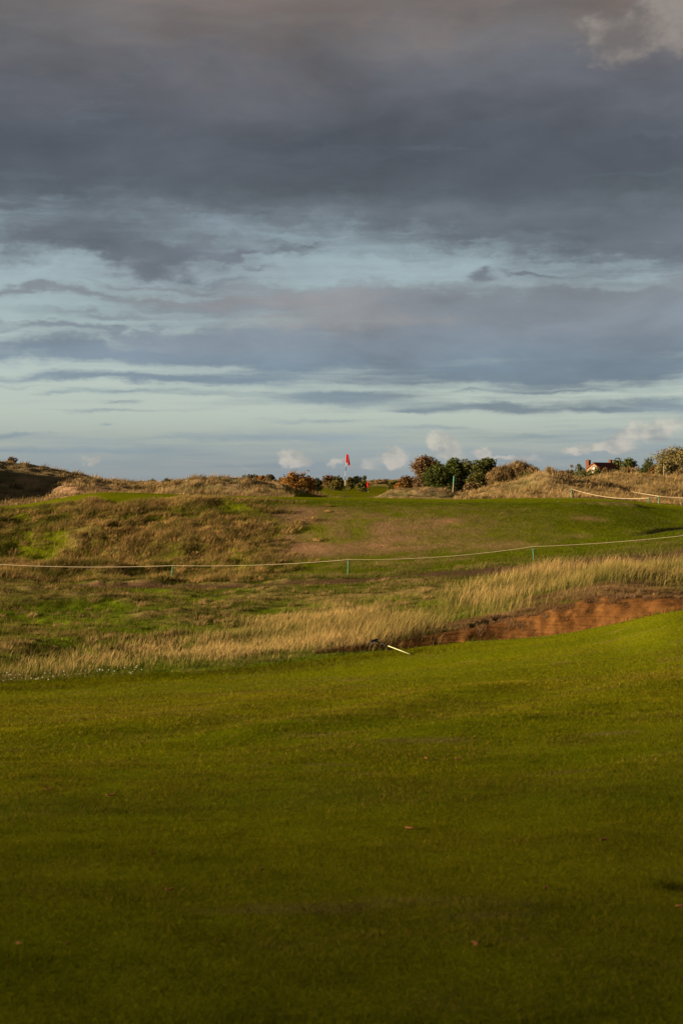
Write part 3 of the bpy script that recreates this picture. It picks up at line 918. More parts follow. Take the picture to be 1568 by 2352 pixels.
M_BARK = flat_mat('bark', (.075, .055, .04), .9, .35, 6, .02)
M_POST = flat_mat('green_stake_paint', (.035, .13, .085), .6, .35, 30, .002, (.05, .10, .07))
M_ROPE = flat_mat('pale_rope', (.42, .35, .23), .9, .2, 60, .002)
M_WOOD = flat_mat('weathered_wood', (.13, .10, .065), .9, .35, 12, .01)
M_DARK = flat_mat('dark_stub', (.035, .03, .025), .8, .3, 30)
M_WHITE = flat_mat('white_paint', (.26, .255, .24), .4, .06, 30)
M_BLACK = flat_mat('black_paint', (.012, .012, .013), .5, .2, 30)
M_FLAG = flat_mat('red_flag_cloth', (.34, .010, .012), .75, .12, 12)
M_HANDLE = flat_mat('pale_rake_handle', (.30, .32, .17), .45, .06, 20)
M_PALEPOST = flat_mat('cream_post', (.17, .15, .095), .7, .2, 14)
M_ROOF = flat_mat('red_roof_tiles', (.085, .024, .018), .85, .3, 3, .03)
M_BRICK = flat_mat('red_brick', (.085, .034, .019), .9, .45, 5, .02)
M_TRIM = flat_mat('brick_trim', (.12, .036, .022), .9, .3, 8)
M_DEADLEAF = flat_mat('dead_leaf', (.24, .10, .038), .8, .4, 30, .002, (.12, .048, .018))
M_PETAL = flat_mat('white_petals', (.30, .30, .26), .7, .1, 30)
M_BIRD = flat_mat('dark_feathers', (.05, .045, .045), .8, .3, 30)


def stone_mat():
    m, t, h = new_mat('cream_rubble_stone')
    co = t.nodes.new('ShaderNodeTexCoord')
    vo = t.nodes.new('ShaderNodeTexVoronoi')
    vo.inputs['Scale'].default_value = 2.0
    t.links.new(co.outputs['Object'], vo.inputs['Vector'])
    vd = t.nodes.new('ShaderNodeTexVoronoi')
    vd.feature = 'DISTANCE_TO_EDGE'
    vd.inputs['Scale'].default_value = 2.0
    t.links.new(co.outputs['Object'], vd.inputs['Vector'])
    sx = t.nodes.new('ShaderNodeSeparateXYZ')
    t.links.new(vo.outputs['Color'], sx.inputs[0])
    c = h.mix(sx.outputs[0], (.085, .060, .035), (.19, .15, .085))
    c = h.mix(h.smooth(vd.outputs['Distance'], .02, .09), (.18, .15, .10), c)
    b = t.nodes.new('ShaderNodeBsdfPrincipled')
    b.inputs['Roughness'].default_value = .9
    t.links.new(c, b.inputs['Base Color'])
    t.links.new(b.outputs[0], t.nodes.new('ShaderNodeOutputMaterial').inputs[0])
    return m


M_STONE = stone_mat()


def hit(X, Y):
    """where the sight line through a surveyed bearing meets the land"""
    ds = np.arange(3.5, 60, .02)
    z = lookup(Z, (X - CX) / F * ds, ds)
    k = np.argmax(z >= EYE - (Y - HY) / F * ds)
    d = float(ds[k])
    return wx(X, d), d, gz(wx(X, d), d)


# ------------------------------------------------------------------ bushes and trees
PAL = {
    'orange': [(.185, .082, .018), (.22, .105, .024), (.115, .078, .020), (.150, .060, .016)],
    'dark': [(.050, .042, .018), (.075, .055, .022), (.040, .045, .016)],
    'olive': [(.070, .068, .019), (.092, .080, .022), (.054, .058, .016)],
    'yellow': [(.078, .066, .018), (.095, .076, .022), (.060, .055, .016)],
    'red': [(.115, .055, .024), (.095, .052, .020), (.080, .056, .020)],
    'brown': [(.14, .090, .040), (.11, .072, .032), (.17, .115, .055), (.10, .078, .030)],
    'pine': [(.046, .058, .015), (.062, .072, .018), (.036, .047, .013)],
    'pinelit': [(.074, .080, .022), (.092, .092, .028), (.056, .062, .018)],
    'silver': [(.105, .088, .028), (.140, .112, .038), (.085, .072, .022), (.17, .145, .075)],
    'rosy': [(.115, .070, .038), (.100, .068, .028), (.15, .078, .055), (.085, .068, .025)],
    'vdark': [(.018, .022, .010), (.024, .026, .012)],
}


def plant(X, Yt, hw, d, pal, label, cat='bush', name='bush', style='broad', lobes=7, dens=1.0, group=None, lift=0.0, deep=None, Yb=None, limb='stems'):
    x0 = wx(X, d)
    z0 = gz(x0, d) - .05
    h = wz(Yt, d) - z0
    r = hw / F * d
    rt = random.Random(int(X * 13 + Yt * 7))
    rg = np.random.default_rng(int(X * 31 + Yt))
    root = empty(name, (x0, d, z0), label, cat, group)
    ry = deep if deep else r * .8
    s = 2.3 / F * d
    vis = min(h, (Yb - Yt) / F * d) if Yb else h
    n = int(min(12000, max(600, 2 * hw * (vis / d * F) / 5.3 * 7.0 * dens)))
    L = []
    for k in range(lobes):
        a = rt.uniform(0, 2 * math.pi)
        q = rt.uniform(.15, .66)
        lx, ly = r * q * math.cos(a), ry * q * math.sin(a)
        e = math.sqrt(max(.05, 1 - q * q))
        top = h * (.55 + .45 * e) * rt.uniform(.78, 1.0)
        lr = r * rt.uniform(.40, .60)
        lz = max(h * lift + .3 * lr, top - lr * .8 * min(1.0, h / max(r, .01)))
        L.append((lx, ly, lz, lr, lr * .8 * min(1.15, h / r)))
    L[0] = (0, 0, h - r * .42 * min(1.0, h / r), r * .45, r * .42 * min(1.0, h / r))
    if style == 'cone':
        L = []
        for k in range(lobes):
            q = (k + .5) / lobes
            rr = r * (1 - q) ** .7 * .85 + .05 * r
            for j in range(3):
                a = rt.uniform(0, 6.28)
                L.append((rr * .8 * math.cos(a), rr * .8 * math.sin(a), h * (.08 + .86 * q), rr * .62 + .05 * h, h * .12))
    if not lift and style != 'cone':                                       # skirts down to the ground
        for k in range(4):
            a = k * 1.57 + rt.uniform(-.5, .5)
            L.append((r * .55 * math.cos(a), ry * .55 * math.sin(a), h * .28, r * .42, h * .28))
    if h > 1.6 * r and style != 'cone':                # tall crowns are filled out down their height
        for k in range(int(3 * h / r)):
            a, e = rt.uniform(0, 6.28), rt.uniform(.12, .78)
            L.append((r * .45 * math.cos(a), ry * .45 * math.sin(a), h * e, r * rt.uniform(.38, .55), r * rt.uniform(.35, .5)))
    L = np.array(L)
    wts = L[:, 3] ** 2
    wts /= wts.sum()
    li = rg.choice(len(L), n, p=wts)
    # leaves sit in clumps on every lobe's outer shell
    nc_ = 26
    cl = rg.normal(0, 1, (len(L), nc_, 3))
    cl /= np.linalg.norm(cl, axis=-1, keepdims=True)
    cl *= rg.uniform(.72, 1.0, (len(L), nc_, 1))
    ci = rg.integers(0, nc_, n)
    u = cl[li, ci] + rg.normal(0, .20 if style != 'pine' else .15, (n, 3)) * ([1, 1, 1] if style != 'pine' else [1.3, 1.3, .55])
    P = L[li, :3] + u * np.stack([L[li, 3], L[li, 3], L[li, 4]], -1)
    P[:, 2] = np.clip(P[:, 2], 0.0, None)
    A = rg.normal(0, 1, (n, 3))
    if style == 'bare':
        A = A * .45 + [0.25, 0, 1.0]
    elif style in ('pine', 'cone'):
        A = A * .8 + [0, 0, .5]
    A /= np.linalg.norm(A, axis=1, keepdims=True)
    B = np.cross(A, rg.normal(0, 1, (n, 3)))
    B /= np.linalg.norm(B, axis=1, keepdims=True)
    sa = s * rg.uniform(.5, 1.15, n)
    asp = {'broad': .6, 'pine': .55, 'cone': .42, 'bare': .16}[style]
    if style == 'bare':
        sa = sa * 1.7
    A, B = A * sa[:, None], B * (sa * asp)[:, None]
    v = np.stack([P - A, P + B, P + A, P - B], 1).reshape(-1, 3)
    pl = np.array(PAL[pal])
    cc = pl[rg.integers(0, len(pl), (len(L), nc_))] * .55 + pl.mean(0) * .45
    cc = cc * rg.uniform(.82, 1.18, (len(L), nc_, 1)) * rg.uniform(.85, 1.15, (len(L), 1, 1))
    c = cc[li, ci] * rg.uniform(.86, 1.14, (n, 1))
    mesh_np('foliage' if limb == 'stems' else 'crown', v, [np.arange(n)[:, None] * 4 + np.arange(4)[None]], M_LEAF, np.repeat(c, 4, axis=0), root)
    mb = MB()
    tr = max(.03, h * .022)
    if limb == 'trunk':
        mb.tube([(0, 0, -.1), (.02 * h, 0, h * .3), (-.01 * h, .01 * h, h * .62), (0, 0, h * .86)], [tr * 1.4, tr * 1.1, tr * .7, tr * .2], 7)
    for (lx, ly, lz, lr, lh) in L[:10]:
        b0 = h * .25 * (limb == 'trunk')
        mb.tube([(lx * .08, ly * .08, b0), (lx * .5, ly * .5, b0 + (lz - b0) * .6), (lx, ly, lz)], [tr * .8, tr * .5, tr * .15], 5)
    mb.build(limb, M_BARK, root, smooth=True)
    return root


T = dict(cat='tree', name='tree', limb='trunk')
# left and middle
plant(28, 1050, 13, 131, 'red', 'small rusty bush alone on top of the left dune', lobes=5)
plant(324, 1105, 14, 135, 'red', 'low reddish bush, leftmost on the low ridge between the two left dunes', lobes=5)
plant(350, 1101, 16, 136, 'olive', 'low rounded olive bush in the gap between the two left dunes', lobes=6)
plant(385, 1099, 17, 134, 'dark', 'low dark brown bush just left of the middle dune', lobes=6)
plant(576, 1089, 22, 172, 'dark', 'wide dark brown bush on the skyline right of the middle dune crest', lobes=8)
plant(603, 1092, 12, 168, 'orange', 'small orange tinged bush squeezed between two dark skyline bushes', lobes=5)
plant(621, 1089, 13, 174, 'dark', 'dark round bush on the skyline left of the large orange bush', lobes=6)
plant(644, 1096, 12, 180, 'brown', 'small brown bush peeping over the shoulder of the large orange bush', lobes=5)
plant(679, 1088, 41, 128, 'orange', 'large orange brown autumn bush beside the left edge of the far fairway', lobes=13, dens=1.4)
plant(708, 1093, 16, 133, 'orange', 'bronze green bush leaning against the right side of the large orange bush', lobes=6)
plant(729, 1097, 12, 210, 'vdark', 'small blackish bush right behind the large orange bush', lobes=5)
plant(752, 1092, 20, 260, 'red', 'reddish bush on the far skyline left of the tall flagstick', lobes=8)
plant(775, 1094, 15, 262, 'olive', 'olive bush on the far skyline directly behind the tall flagstick', lobes=6)
plant(771, 1103, 21, 235, 'yellow', 'wide yellow green bush at the back edge of the far fairway', lobes=8)
plant(803, 1095, 10, 245, 'yellow', 'small round yellow green bush just right of the tall flagstick', lobes=5)
plant(820, 1093, 15, 270, 'vdark', 'long dark bush on the far skyline between the two flagsticks', lobes=7)
plant(836, 1091, 7, 255, 'olive', 'thin spiky pale green bush on the far skyline above the small flag', lobes=4, style='bare')
plant(832, 1108, 14, 225, 'olive', 'low olive bush just left of the small red flag', lobes=5)
plant(874, 1100, 34, 300, 'brown', 'broad low brown scrub on the far ridge right of the small red flag', lobes=10)
plant(905, 1102, 18, 215, 'olive', 'low olive bush in front of the far brown ridge', lobes=6)
plant(932, 1094, 24, 218, 'red', 'red brown scrub at the left foot of the tree clump', lobes=8)
plant(918, 1108, 14, 205, 'orange', 'low orange scrub in front of the red brown scrub by the tree clump', lobes=5)
# the tree clump
plant(976, 1047, 32, 196, 'rosy', 'rosy brown deciduous tree at the left end of the tree clump', lobes=11, dens=1.1, **T)
plant(1008, 1067, 36, 184, 'pine', 'dense dark green rounded conifer low in front of the tree clump', cat='tree', name='tree', lobes=12, dens=1.5, limb='trunk')
plant(1002, 1058, 22, 205, 'olive', 'olive tree showing between the rosy tree and the dark conifer', lobes=7, **T)
plant(1044, 1050, 25, 202, 'pine', 'tall dark pine in the middle of the tree clump above the white post', style='pine', lobes=9, dens=1.2, **T)
plant(1069, 1055, 25, 206, 'pinelit', 'pale green pine just right of the tall dark pine', style='pine', lobes=8, dens=1.1, **T)
plant(1094, 1056, 25, 202, 'pinelit', 'grey green pine second from the right in the tree clump', style='pine', lobes=8, dens=1.1, **T)
plant(1120, 1050, 29, 208, 'pine', 'wide dark pine with ragged top at the right end of the tree clump', style='pine', lobes=10, dens=1.2, **T)
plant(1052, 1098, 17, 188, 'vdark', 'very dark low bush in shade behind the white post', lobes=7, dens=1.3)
plant(1092, 1086, 24, 192, 'olive', 'olive scrub under the pale pines', lobes=8)
plant(1080, 1108, 20, 178, 'brown', 'low brown scrub at the foot of the right dune beside the dark bush', lobes=6)
plant(1150, 1070, 36, 172, 'brown', 'wide leafless brown shrub left of the right dune crest', style='bare', lobes=12, dens=1.7)
plant(1190, 1059, 42, 178, 'brown', 'tall leafless brown shrub behind the right dune crest', style='bare', lobes=12, dens=1.7)
plant(1222, 1072, 22, 170, 'brown', 'thin grey brown shrub at the right end of the leafless shrubs', style='bare', lobes=8, dens=1.3)
plant(1205, 1085, 22, 150, 'pinelit', 'low green bush nestled behind the right dune crest', lobes=7, dens=1.2)
# scrub between the dune and the house
plant(1262, 1074, 20, 185, 'brown', 'small sparse brown shrub on the skyline right of the leafless shrubs', style='bare', lobes=6)
plant(1284, 1080, 22, 188, 'brown', 'low brown scrub halfway between the leafless shrubs and the house', lobes=6)
plant(1304, 1080, 18, 190, 'dark', 'dark scrub just left of the house conifers', lobes=5)
plant(1312, 1068, 8, 200, 'brown', 'thin bare sapling left of the house', style='bare', lobes=4, dens=.6)
plant(1331, 1066, 24, 176, 'pinelit', 'pointed green conifer at the left corner of the house', style='cone', lobes=7, dens=1.3, **T)
plant(1355, 1078, 20, 178, 'pine', 'dark conifer in front of the house gable', style='cone', lobes=6, dens=1.2, **T)
plant(1372, 1071, 15, 180, 'pine', 'slim dark conifer in front of the right half of the gable', style='cone', lobes=6, dens=1.2, **T)
plant(1388, 1074, 9, 184, 'brown', 'slim brown shrub in front of the house roof', style='bare', lobes=5)
plant(1413, 1079, 20, 182, 'pine', 'low dark green bush below the right end of the house roof', lobes=7, dens=1.2)
plant(1388, 1086, 16, 174, 'pinelit', 'small green bush on the dune below the house roof', lobes=6)
plant(1418, 1051, 15, 470, 'pinelit', 'pine behind the small right chimney of the house', style='pine', lobes=7, **T)
plant(1443, 1050, 18, 465, 'pine', 'round topped dark pine to the right of the house', style='pine', lobes=9, dens=1.3, **T)
plant(1446, 1071, 26, 200, 'brown', 'rounded brown shrub right of the house roof', style='bare', lobes=9, dens=1.5)
plant(1473, 1078, 14, 198, 'brown', 'small brown shrub left of the rusty patched pine', style='bare', lobes=6, dens=1.2)
plant(1489, 1053, 32, 178, 'pine', 'pointed pine with rusty patches left of the wooden post', style='cone', lobes=8, dens=1.3, **T)
plant(1502, 1068, 14, 174, 'red', 'rusty orange bush in the right side of the pointed pine', lobes=6)
plant(1482, 1090, 11, 160, 'orange', 'small orange bush on the dune below the pointed pine', lobes=5)
plant(1550, 1025, 56, 180, 'silver', 'large golden tree with silvery leaves at the right edge', lobes=14, dens=1.3, **T)
plant(1530, 1056, 32, 172, 'silver', 'olive brown shrub under the large golden tree behind the wooden post', lobes=9, dens=1.2)
plant(1562, 1076, 26, 166, 'brown', 'brown shrub at the right edge under the large golden tree', lobes=9)
plant(1560, 1098, 16, 158, 'yellow', 'low yellow bush at the right edge on the dune', lobes=5)

# ------------------------------------------------------------------ the house
hd, HP = 450.0, F / 450.0
hx, hz = wx(1362, hd), wz(1063, hd)
gz0 = gz(hx, hd) - .3
house = empty('house', (hx, hd, gz0), 'stone house with red roof half hidden by conifers on the right', 'house')
house.rotation_euler = (0, 0, R(45))              # local x along the ridge, local -y towards the lit... gable is at local x = 0
W2, Lr, rise = 2.55, 10.2, 1.75
zr = hz - gz0
ze = zr - rise
mb = MB()                                         # walls as one pentagonal shell
a = [(0, -W2 + .2, 0), (0, W2 - .2, 0), (0, W2 - .2, ze - .02), (0, 0, zr - .16), (0, -W2 + .2, ze - .02)]
b_ = [(Lr, p[1], p[2]) for p in a]
mb.poly(a[::-1]).poly(b_)
for i, j in ((0, 4), (1, 2)):
    mb.poly([a[i], b_[i], b_[j], a[j]] if i == 0 else [b_[i], a[i], a[j], b_[j]])
mb.build('wall', M_STONE, house)
mb = MB()
sl_ = math.hypot(W2, rise)
for s_ in (-1, 1):
    mb.box(((Lr) / 2, s_ * W2 / 2 * 1.03, (zr + ze) / 2 - .02), (Lr / 2 + .25, sl_ / 2 * 1.06, .07),
           ((1, 0, 0), (0, s_ * W2 / sl_, -rise / sl_), (0, s_ * rise / sl_, W2 / sl_)))
roof = mb.build('roof', M_ROOF, house)
mb = MB()
mb.tube([(-.3, 0, zr + .05), (Lr + .3, 0, zr + .05)], .10, 6)
mb.build('ridge_tiles', M_TRIM, roof)
for s_ in (-1, 1):
    mb = MB()
    mb.box((-.28, s_ * W2 / 2 * 1.03, (zr + ze) / 2 - .10), (.05, sl_ / 2 * 1.05, .12), ((1, 0, 0), (0, s_ * W2 / sl_, -rise / sl_), (0, s_ * rise / sl_, W2 / sl_)))
    mb.build('verge_board', M_TRIM, roof)
for (cxl, cyl, w, zt, lb) in ((.9, W2 + .1, .58, wz(1058, hd) - gz0, 'tall brick chimney'), (Lr - .7, .2, .42, wz(1056.8, hd) - gz0, 'small brick chimney')):
    mb = MB()
    z0_ = 0 if cyl > 1 else zr - .6
    mb.box((cxl, cyl, (zt + z0_) / 2), (w, w, (zt - z0_) / 2))
    ch = mb.build('chimney', M_BRICK, house)
    tag(ch, lb)
    mb = MB()
    mb.box((cxl, cyl, zt + .10), (w * 1.16, w * 1.16, .10))
    mb.build('chimney_cap', M_BRICK, ch)
    mb = MB()
    mb.tube([(cxl, cyl, zt + .2), (cxl, cyl, zt + .45)], [w * .3, w * .24], 8)
    mb.build('chimney_pot', M_TRIM, ch)
zw = zr - 1.72
mb = MB()
mb.poly([(-.03, .52 * math.cos(k * math.pi / 12), zw + .52 * math.sin(k * math.pi / 12)) for k in range(24)][::-1])
wn = mb.build('window', M_WHITE, house)
mb = MB()
mb.tube([(-.05, .62 * math.cos(k * math.pi / 12), zw + .62 * math.sin(k * math.pi / 12)) for k in range(25)], .14, 6, False)
mb.build('window_frame', M_TRIM, wn)

# ------------------------------------------------------------------ flagsticks
def flagstick(X, Xt, Yt, d, drop, width, label, both=False):
    x0 = wx(X, d)
    z0 = gz(x0, d) - .02
    H = wz(Yt, d) - z0
    root = empty('flagstick', (x0, d, z0), label, 'flagstick', 'golf flagsticks')
    lean = (wx(Xt, d) - x0) / H
    at = lambda z: (lean * z, 0, z)
    cuts = [0, .29, .41, .50, .62, .72, 1.0]
    for i in range(6):
        mb = MB()
        rad = .013 if i == 0 else .017
        mb.tube([at(H * cuts[i]), at(H * cuts[i + 1])], rad, 10)
        mb.build('pole_band', M_BLACK if i % 2 == 0 else M_WHITE, root, smooth=False)
    nu, nv = 12, 14
    v, f = [], []
    for j in range(nv + 1):
        for i in range(nu + 1):
            u, w = i / nu, j / nv
            sx = (u ** .8) * width * (.35 + .65 * w) * (1 - .25 * u * (w > .9))
            fold = .045 * math.sin(u * 9 + w * 1.2) * (.3 + u)
            if both:
                sx = (u - .45) * width * (.25 + .75 * math.sin(math.pi * min(.97, .12 + w * .75)))
            zz = H - .01 - w * drop * (.66 + (.34 * u if not both else .34 * (1 - abs(u - .5)))) - u * .02
            v.append((lean * zz + sx + .012, fold - .01, zz))
    for j in range(nv):
        for i in range(nu):
            k = j * (nu + 1) + i
            f.append((k, k + 1, k + nu + 2, k + nu + 1))
    fl = mesh_np('flag', np.array(v), [np.array(f)], M_FLAG, parent=root, smooth=True)
    so_ = fl.modifiers.new('thick', 'SOLIDIFY')
    so_.thickness = .006
    mb = MB()
    mb.tube([at(H - drop * .66), at(H - .005)], .024, 10)
    mb.build('flag_sleeve', M_FLAG, fl)
    mb = MB()
    mb.tube([at(H), at(H + .02)], [.020, .012], 10)
    mb.build('pole_top', M_WHITE, root)
    return root


flagstick(790, 796, 1043, 80, .70, .24, 'tall black and white flagstick with a limp red flag on the raised green')
flagstick(845, 844, 1107, 185, .78, .34, 'small distant black and white flagstick with red flag on the far fairway', both=True)

# ------------------------------------------------------------------ stakes and ropes
def stake(X, d, hpx, tilt, label, group, mat=M_POST, cap=True, rad=.026, name='rope_stake', cat='stake', Yt=None):
    x0 = wx(X, d)
    z0 = gz(x0, d)
    H = (wz(Yt, d) - z0) if Yt else hpx / F * d
    root = empty(name, (x0, d, z0), label, cat, group)
    t = lambda z: (tilt * z, .02 * z, z)
    mb = MB()
    mb.tube([t(-.15), t(0), t(H * .5), t(H - .02), t(H)], [rad * 1.05, rad, rad * .96, rad * .92, rad * .6], 10)
    mb.build('post', mat, root, smooth=True)
    if cap:
        mb = MB()
        c = Vector(t(H - .03))
        mb.tube([c + Vector((math.cos(k * .7854) * rad * 1.15, math.sin(k * .7854) * rad * 1.15, .004 * math.sin(k))) for k in range(9)], .010, 6, False)
        mb.build('rope_loop', M_ROPE, root, smooth=True)
    return Vector((x0, d, z0)) + Vector(t(H - .03))


def rope(pts, label, sags, rad=.011):
    mb = MB()
    P = []
    for i in range(len(pts) - 1):
        a, b = pts[i], pts[i + 1]
        for k in range(24 if i < len(pts) - 2 else 25):
            t = k / 24
            p = a.lerp(b, t)
            P.append((p.x, p.y - .028, p.z - sags[i] * 4 * t * (1 - t)))
    mb.tube(P, rad, 6)
    tag(mb.build('rope', M_ROPE, smooth=True), label, 'rope', 'ropes on the golf course')


gB = 'green rope stakes below the bank'
A0 = stake(-75, 59.8, 37, 0, 'green stake out of frame at the left end of the long rope', gB)
A1 = stake(394, 59.5, 37, .09, 'thin green stake leaning right, leftmost one in view under the bank', gB)
A2 = stake(799, 59.5, 37, .02, 'thin upright green stake holding the long rope below the bare brown patch', gB)
A3 = stake(1225, 60.3, 35, -.06, 'green stake with pale top at the right beside the tall grass on the long rope', gB)
A4 = stake(1660, 61.0, 36, 0, 'green stake out of frame at the right end of the long rope', gB)
rope([A0, A1, A2, A3, A4], 'long pale rope running along the foot of the bank across the whole view', [.12, .10, .16, .10])
gC = 'posts around the green at the right'
B1 = stake(1312, 93, 24, -.03, 'slim grey green post with two ropes at its top before the right dune', gC, Yt=1122, rad=.034)
B2 = stake(1438, 120, 13, .02, 'short green post farthest back on the dune at the right', gC, Yt=1125.5, rad=.045)
B3 = stake(1487, 90, 20, .20, 'short green post leaning right at the edge of the green', gC, Yt=1142.5, rad=.036)
B4 = stake(1512, 90, 22, .0, 'upright thick green post right of the leaning post', gC, Yt=1138.5, rad=.036)
B5 = stake(1640, 89, 22, .0, 'green post out of frame at the right end of the green', gC, rad=.036)
S1 = stake(1326, 98, 10, .05, 'short brown stub carrying a rope end behind the slim post', 'low stubs around the green', M_DARK, False, .035, 'marker_stub', 'marker', 1136)
gl = Vector((wx(1272, 92), 92, gz(wx(1272, 92), 92) + .02))
rope([gl, B1, B3, B4], 'pale rope sagging from the slim grey green post down to the leaning post', [.02, .26, .05], .013)
rope([S1, B2, B4, B5], 'pale rope over the farthest short post and down to the right edge', [.04, .03, .08], .013)
stake(1072, 95, 6, .05, 'small dark stub at the left foot of the right dune', 'low stubs around the green', M_DARK, False, .04, 'marker_stub', 'marker')
stake(1113, 96, 5, -.2, 'low dark stub in the grass right of the first stub', 'low stubs around the green', M_DARK, False, .035, 'marker_stub', 'marker')
stake(1566, 88, 9, 0, 'dark stub at the right edge of the green', 'low stubs around the green', M_DARK, False, .04, 'marker_stub', 'marker')

# marker post with green upper half, white topped marker and wooden post
def banded_post(X, d, Yt, parts, rad, label, tilt=0, name='marker_post', cat='post'):
    x0 = wx(X, d)
    z0 = gz(x0, d)
    H = wz(Yt, d) - z0
    root = empty(name, (x0, d, z0), label, cat)
    for a, b, m_, nm in parts:
        mb = MB()
        mb.tube([(tilt * H * a, 0, H * a - (.1 if a == 0 else 0)), (tilt * H * b, 0, H * b)], [rad, rad * .97], 10)
        mb.build(nm, m_, root, smooth=False)


M_MINT = flat_mat('mint_green_paint', (.05, .19, .13), .5, .1, 20)
banded_post(1039.5, 158, 1093, [(0, .06, M_DARK, 'post_foot'), (.06, .55, M_PALEPOST, 'post'), (.55, 1, M_MINT, 'post_head')], .065, 'tall marker post, cream below and mint green above, in front of the dark bush', .06)
banded_post(1219, 117, 1114, [(0, .6, M_DARK, 'post'), (.6, 1, M_WHITE, 'post_head')], .035, 'small dark marker with white top on the face of the right dune', -.15)
banded_post(1523, 165, 1070, [(0, 1, M_WOOD, 'post')], .085, 'weathered wooden post before the large golden tree', .02, 'wooden_post')

# ------------------------------------------------------------------ bunker rake
px, py, pz = hit(941, 1504)
p0 = Vector((px, py - .05, pz + .02))
d1 = py + .9
p2 = Vector((wx(858, d1), d1, 0))
p2.z = wz(1471, d1)
p1 = p0.lerp(p2, .60)
rk = empty('bunker_rake', tuple(p0), 'bunker rake with pale handle lying over the left edge of the bunker', 'rake')
mb = MB()
mb.tube([(0, 0, 0), tuple(p1 - p0)], .010, 8)
mb.build('handle', M_HANDLE, rk, smooth=True)
mb = MB()
mb.tube([tuple(p1 - p0), tuple(p2 - p0)], .015, 8)
mb.build('shaft', M_BLACK, rk, smooth=True)  # coloured black for the shadow over this length of the rake
mb = MB()
hc = p2 - p0
mb.box(hc, (.24, .02, .02), ((.35, .93, 0), (-.93, .35, 0), (0, 0, 1)))
hd_ = mb.build('rake_head', M_DARK, rk)
for k in range(9):
    mb = MB()
    q = hc + Vector((.35, .93, 0)) * (-.22 + .055 * k)
    mb.tube([tuple(q), tuple(q + Vector((0, 0, -.09)))], [.008, .004], 6)
    mb.build('tine', M_DARK, hd_)

# ------------------------------------------------------------------ small things
def ball(X, d, label):
    import bmesh
    bm = bmesh.new()
    bmesh.ops.create_icosphere(bm, subdivisions=4, radius=.0225)
    me = bpy.data.meshes.new('golf_ball')
    nz = np.array([v.co[:] for v in bm.verts])
    for v in bm.verts:                                 # dimples
        q = np.sin(v.co.x * 900) * np.sin(v.co.y * 900) * np.sin(v.co.z * 900)
        v.co *= 1 - .012 * max(0, q)
    bm.to_mesh(me)
    bm.free()
    me.materials.append(M_WHITE)
    for p in me.polygons:
        p.use_smooth = True
    o = bpy.data.objects.new('golf_ball', me)
    COL.objects.link(o)
    x0 = wx(X, d)
    o.location = (x0, d, gz(x0, d) + .03)
    tag(o, label, 'ball', 'golf balls')


ball(1281, 76.2, 'white golf ball on the front edge of the green right of centre')
ball(1441, 76.6, 'white golf ball on the green edge in front of the short posts at the right')

LEAVES = [(978, 1745, .055, 'russet dead leaf, left one of three in a row on the fairway'),
          (1024, 1745, .05, 'russet dead leaf, middle one of three in a row on the fairway'),
          (1053, 1746, .05, 'russet dead leaf, right one of three in a row on the fairway'),
          (255, 1831, .055, 'long pale brown leaf lying on the left half of the fairway'),
          (113, 1817, .045, 'thin straw coloured leaf near the left edge of the fairway'),
          (390, 2050, .055, 'pink brown leaf on the dark near fairway left of centre'),
          (940, 1908, .05, 'pale brown leaf on the fairway below the row of three'),
          (602, 2003, .035, 'small russet leaf on the near fairway at centre left'),
          (352, 1966, .030, 'tiny dull leaf on the fairway above the pink brown leaf'),
          (1385, 1934, .055, 'brown leaf at the right side of the fairway'),
          (1560, 2090, .050, 'orange leaf at the right edge beside the dark scrape'),
          (42, 2176, .045, 'straw coloured leaf near the lower left corner'),
          (158, 2176, .030, 'small orange leaf near the lower left corner'),
          (1090, 2178, .045, 'brown leaf low on the right half of the dark near fairway'),
          (1252, 3264 * .6272, .045, 'orange brown leaf lying left of the dark scrape'),
          (665, 1643, .05, 'dark russet leaf in the sunlit middle of the fairway')]
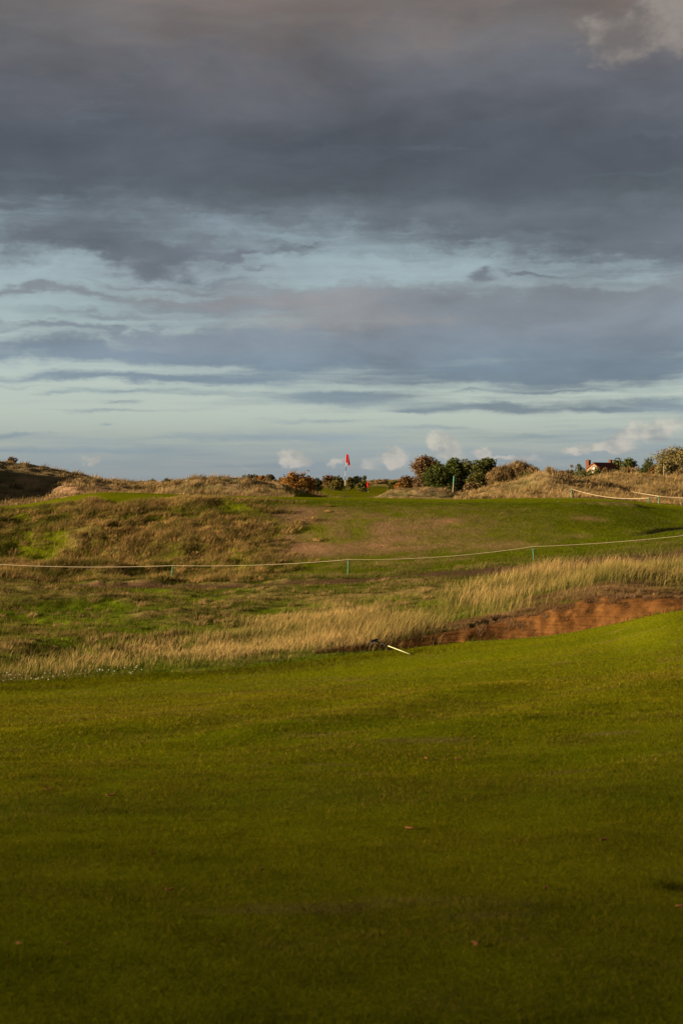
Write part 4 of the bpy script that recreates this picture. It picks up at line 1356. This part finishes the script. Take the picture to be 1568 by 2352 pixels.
for X, Y, s_, lb in LEAVES:
    x0, d0, z0 = hit(X, Y)
    a = random.uniform(0, 6.28)
    v, f = [], []
    sg = min(1.2, max(.6, d0 / 12)) * s_ * random.uniform(.5, .95)
    for j in range(9):
        w = math.sin(math.pi * (.04 + .92 * j / 8)) ** .8 * .34 * (1 + .25 * math.sin(j * 2.4))
        for i in (-1, -.5, 0, .5, 1):
            lx, ly = (j / 8 - .5) * 2 * sg, i * w * sg
            v.append((lx * math.cos(a) - ly * math.sin(a), lx * math.sin(a) + ly * math.cos(a),
                      
                      .010 + .35 * sg * abs(i) ** 1.5 * w * 2 + .25 * sg * ((j / 8 - .5) * 2) ** 2 - .004 * (i == 0)))
    for j in range(8):
        for i in range(4):
            k = j * 5 + i
            f.append((k, k + 1, k + 6, k + 5))
    o = mesh_np('fallen_leaf', np.array(v), [np.array(f)], M_DEADLEAF, smooth=True)
    o.location = (x0, d0, z0)
    sm = o.modifiers.new('thick', 'SOLIDIFY')
    sm.thickness = .0015
    tag(o, lb, 'leaf', 'dead leaves on the fairway')

# white flower heads in the rough at the left
fv, ff = [], []
for k in range(46):
    X, Y = (random.gauss(70, 55), random.gauss(1562, 5)) if k < 26 else (random.gauss(250, 60), random.gauss(1550, 5))
    x0, d0, z0 = hit(X, Y + 8)
    hgt = random.uniform(.10, .22)
    rr = random.uniform(.008, .018)
    b0 = len(fv)
    fv += [(x0 + rr * math.cos(i * .7854), d0 + rr * math.sin(i * .7854) * .8, z0 + hgt + rr * .25 * (i % 2) + rr * .4 * math.sin(i * .7854)) for i in range(8)]
    fv.append((x0, d0, z0 + hgt + rr * .5))
    ff += [(b0 + i, b0 + (i + 1) % 8, b0 + 8) for i in range(8)]
tag(mesh_np('flower_patch', np.array(fv), [np.array(ff)], M_PETAL), 'scatter of small white flower heads in the rough at the left edge', 'flowers', kind='stuff')

# distant bird on the wing
bd = 150
bx, bz = wx(709, bd), wz(1082, bd)
mb = MB()
mb.tube([(-.16, 0, -.01), (-.10, 0, 0), (0, 0, .01), (.09, 0, .01), (.14, 0, .02), (.18, 0, .015)], [.006, .022, .042, .036, .026, .004], 8)
for s_ in (-1, 1):
    top_ = [(.07, s_ * .03, .02), (.05, s_ * .16, .10), (-.04, s_ * .33, .15), (-.05, s_ * .15, .085), (-.03, s_ * .03, .015)]
    bot_ = [(p[0], p[1], p[2] - .008) for p in top_]
    mb.poly(top_).poly(bot_[::-1])
    for k in range(5):
        mb.poly([top_[k], bot_[k], bot_[(k + 1) % 5], top_[(k + 1) % 5]])
mb.poly([(-.15, -.01, -.005), (-.24, -.05, -.01), (-.24, .05, -.01), (-.15, .01, -.005)])
o = mb.build('bird', M_BIRD, smooth=False)
o.location = (bx, bd, bz)
o.rotation_euler = (0, R(-12), R(65))
tag(o, 'tiny dark bird flying above the large orange bush', 'bird')
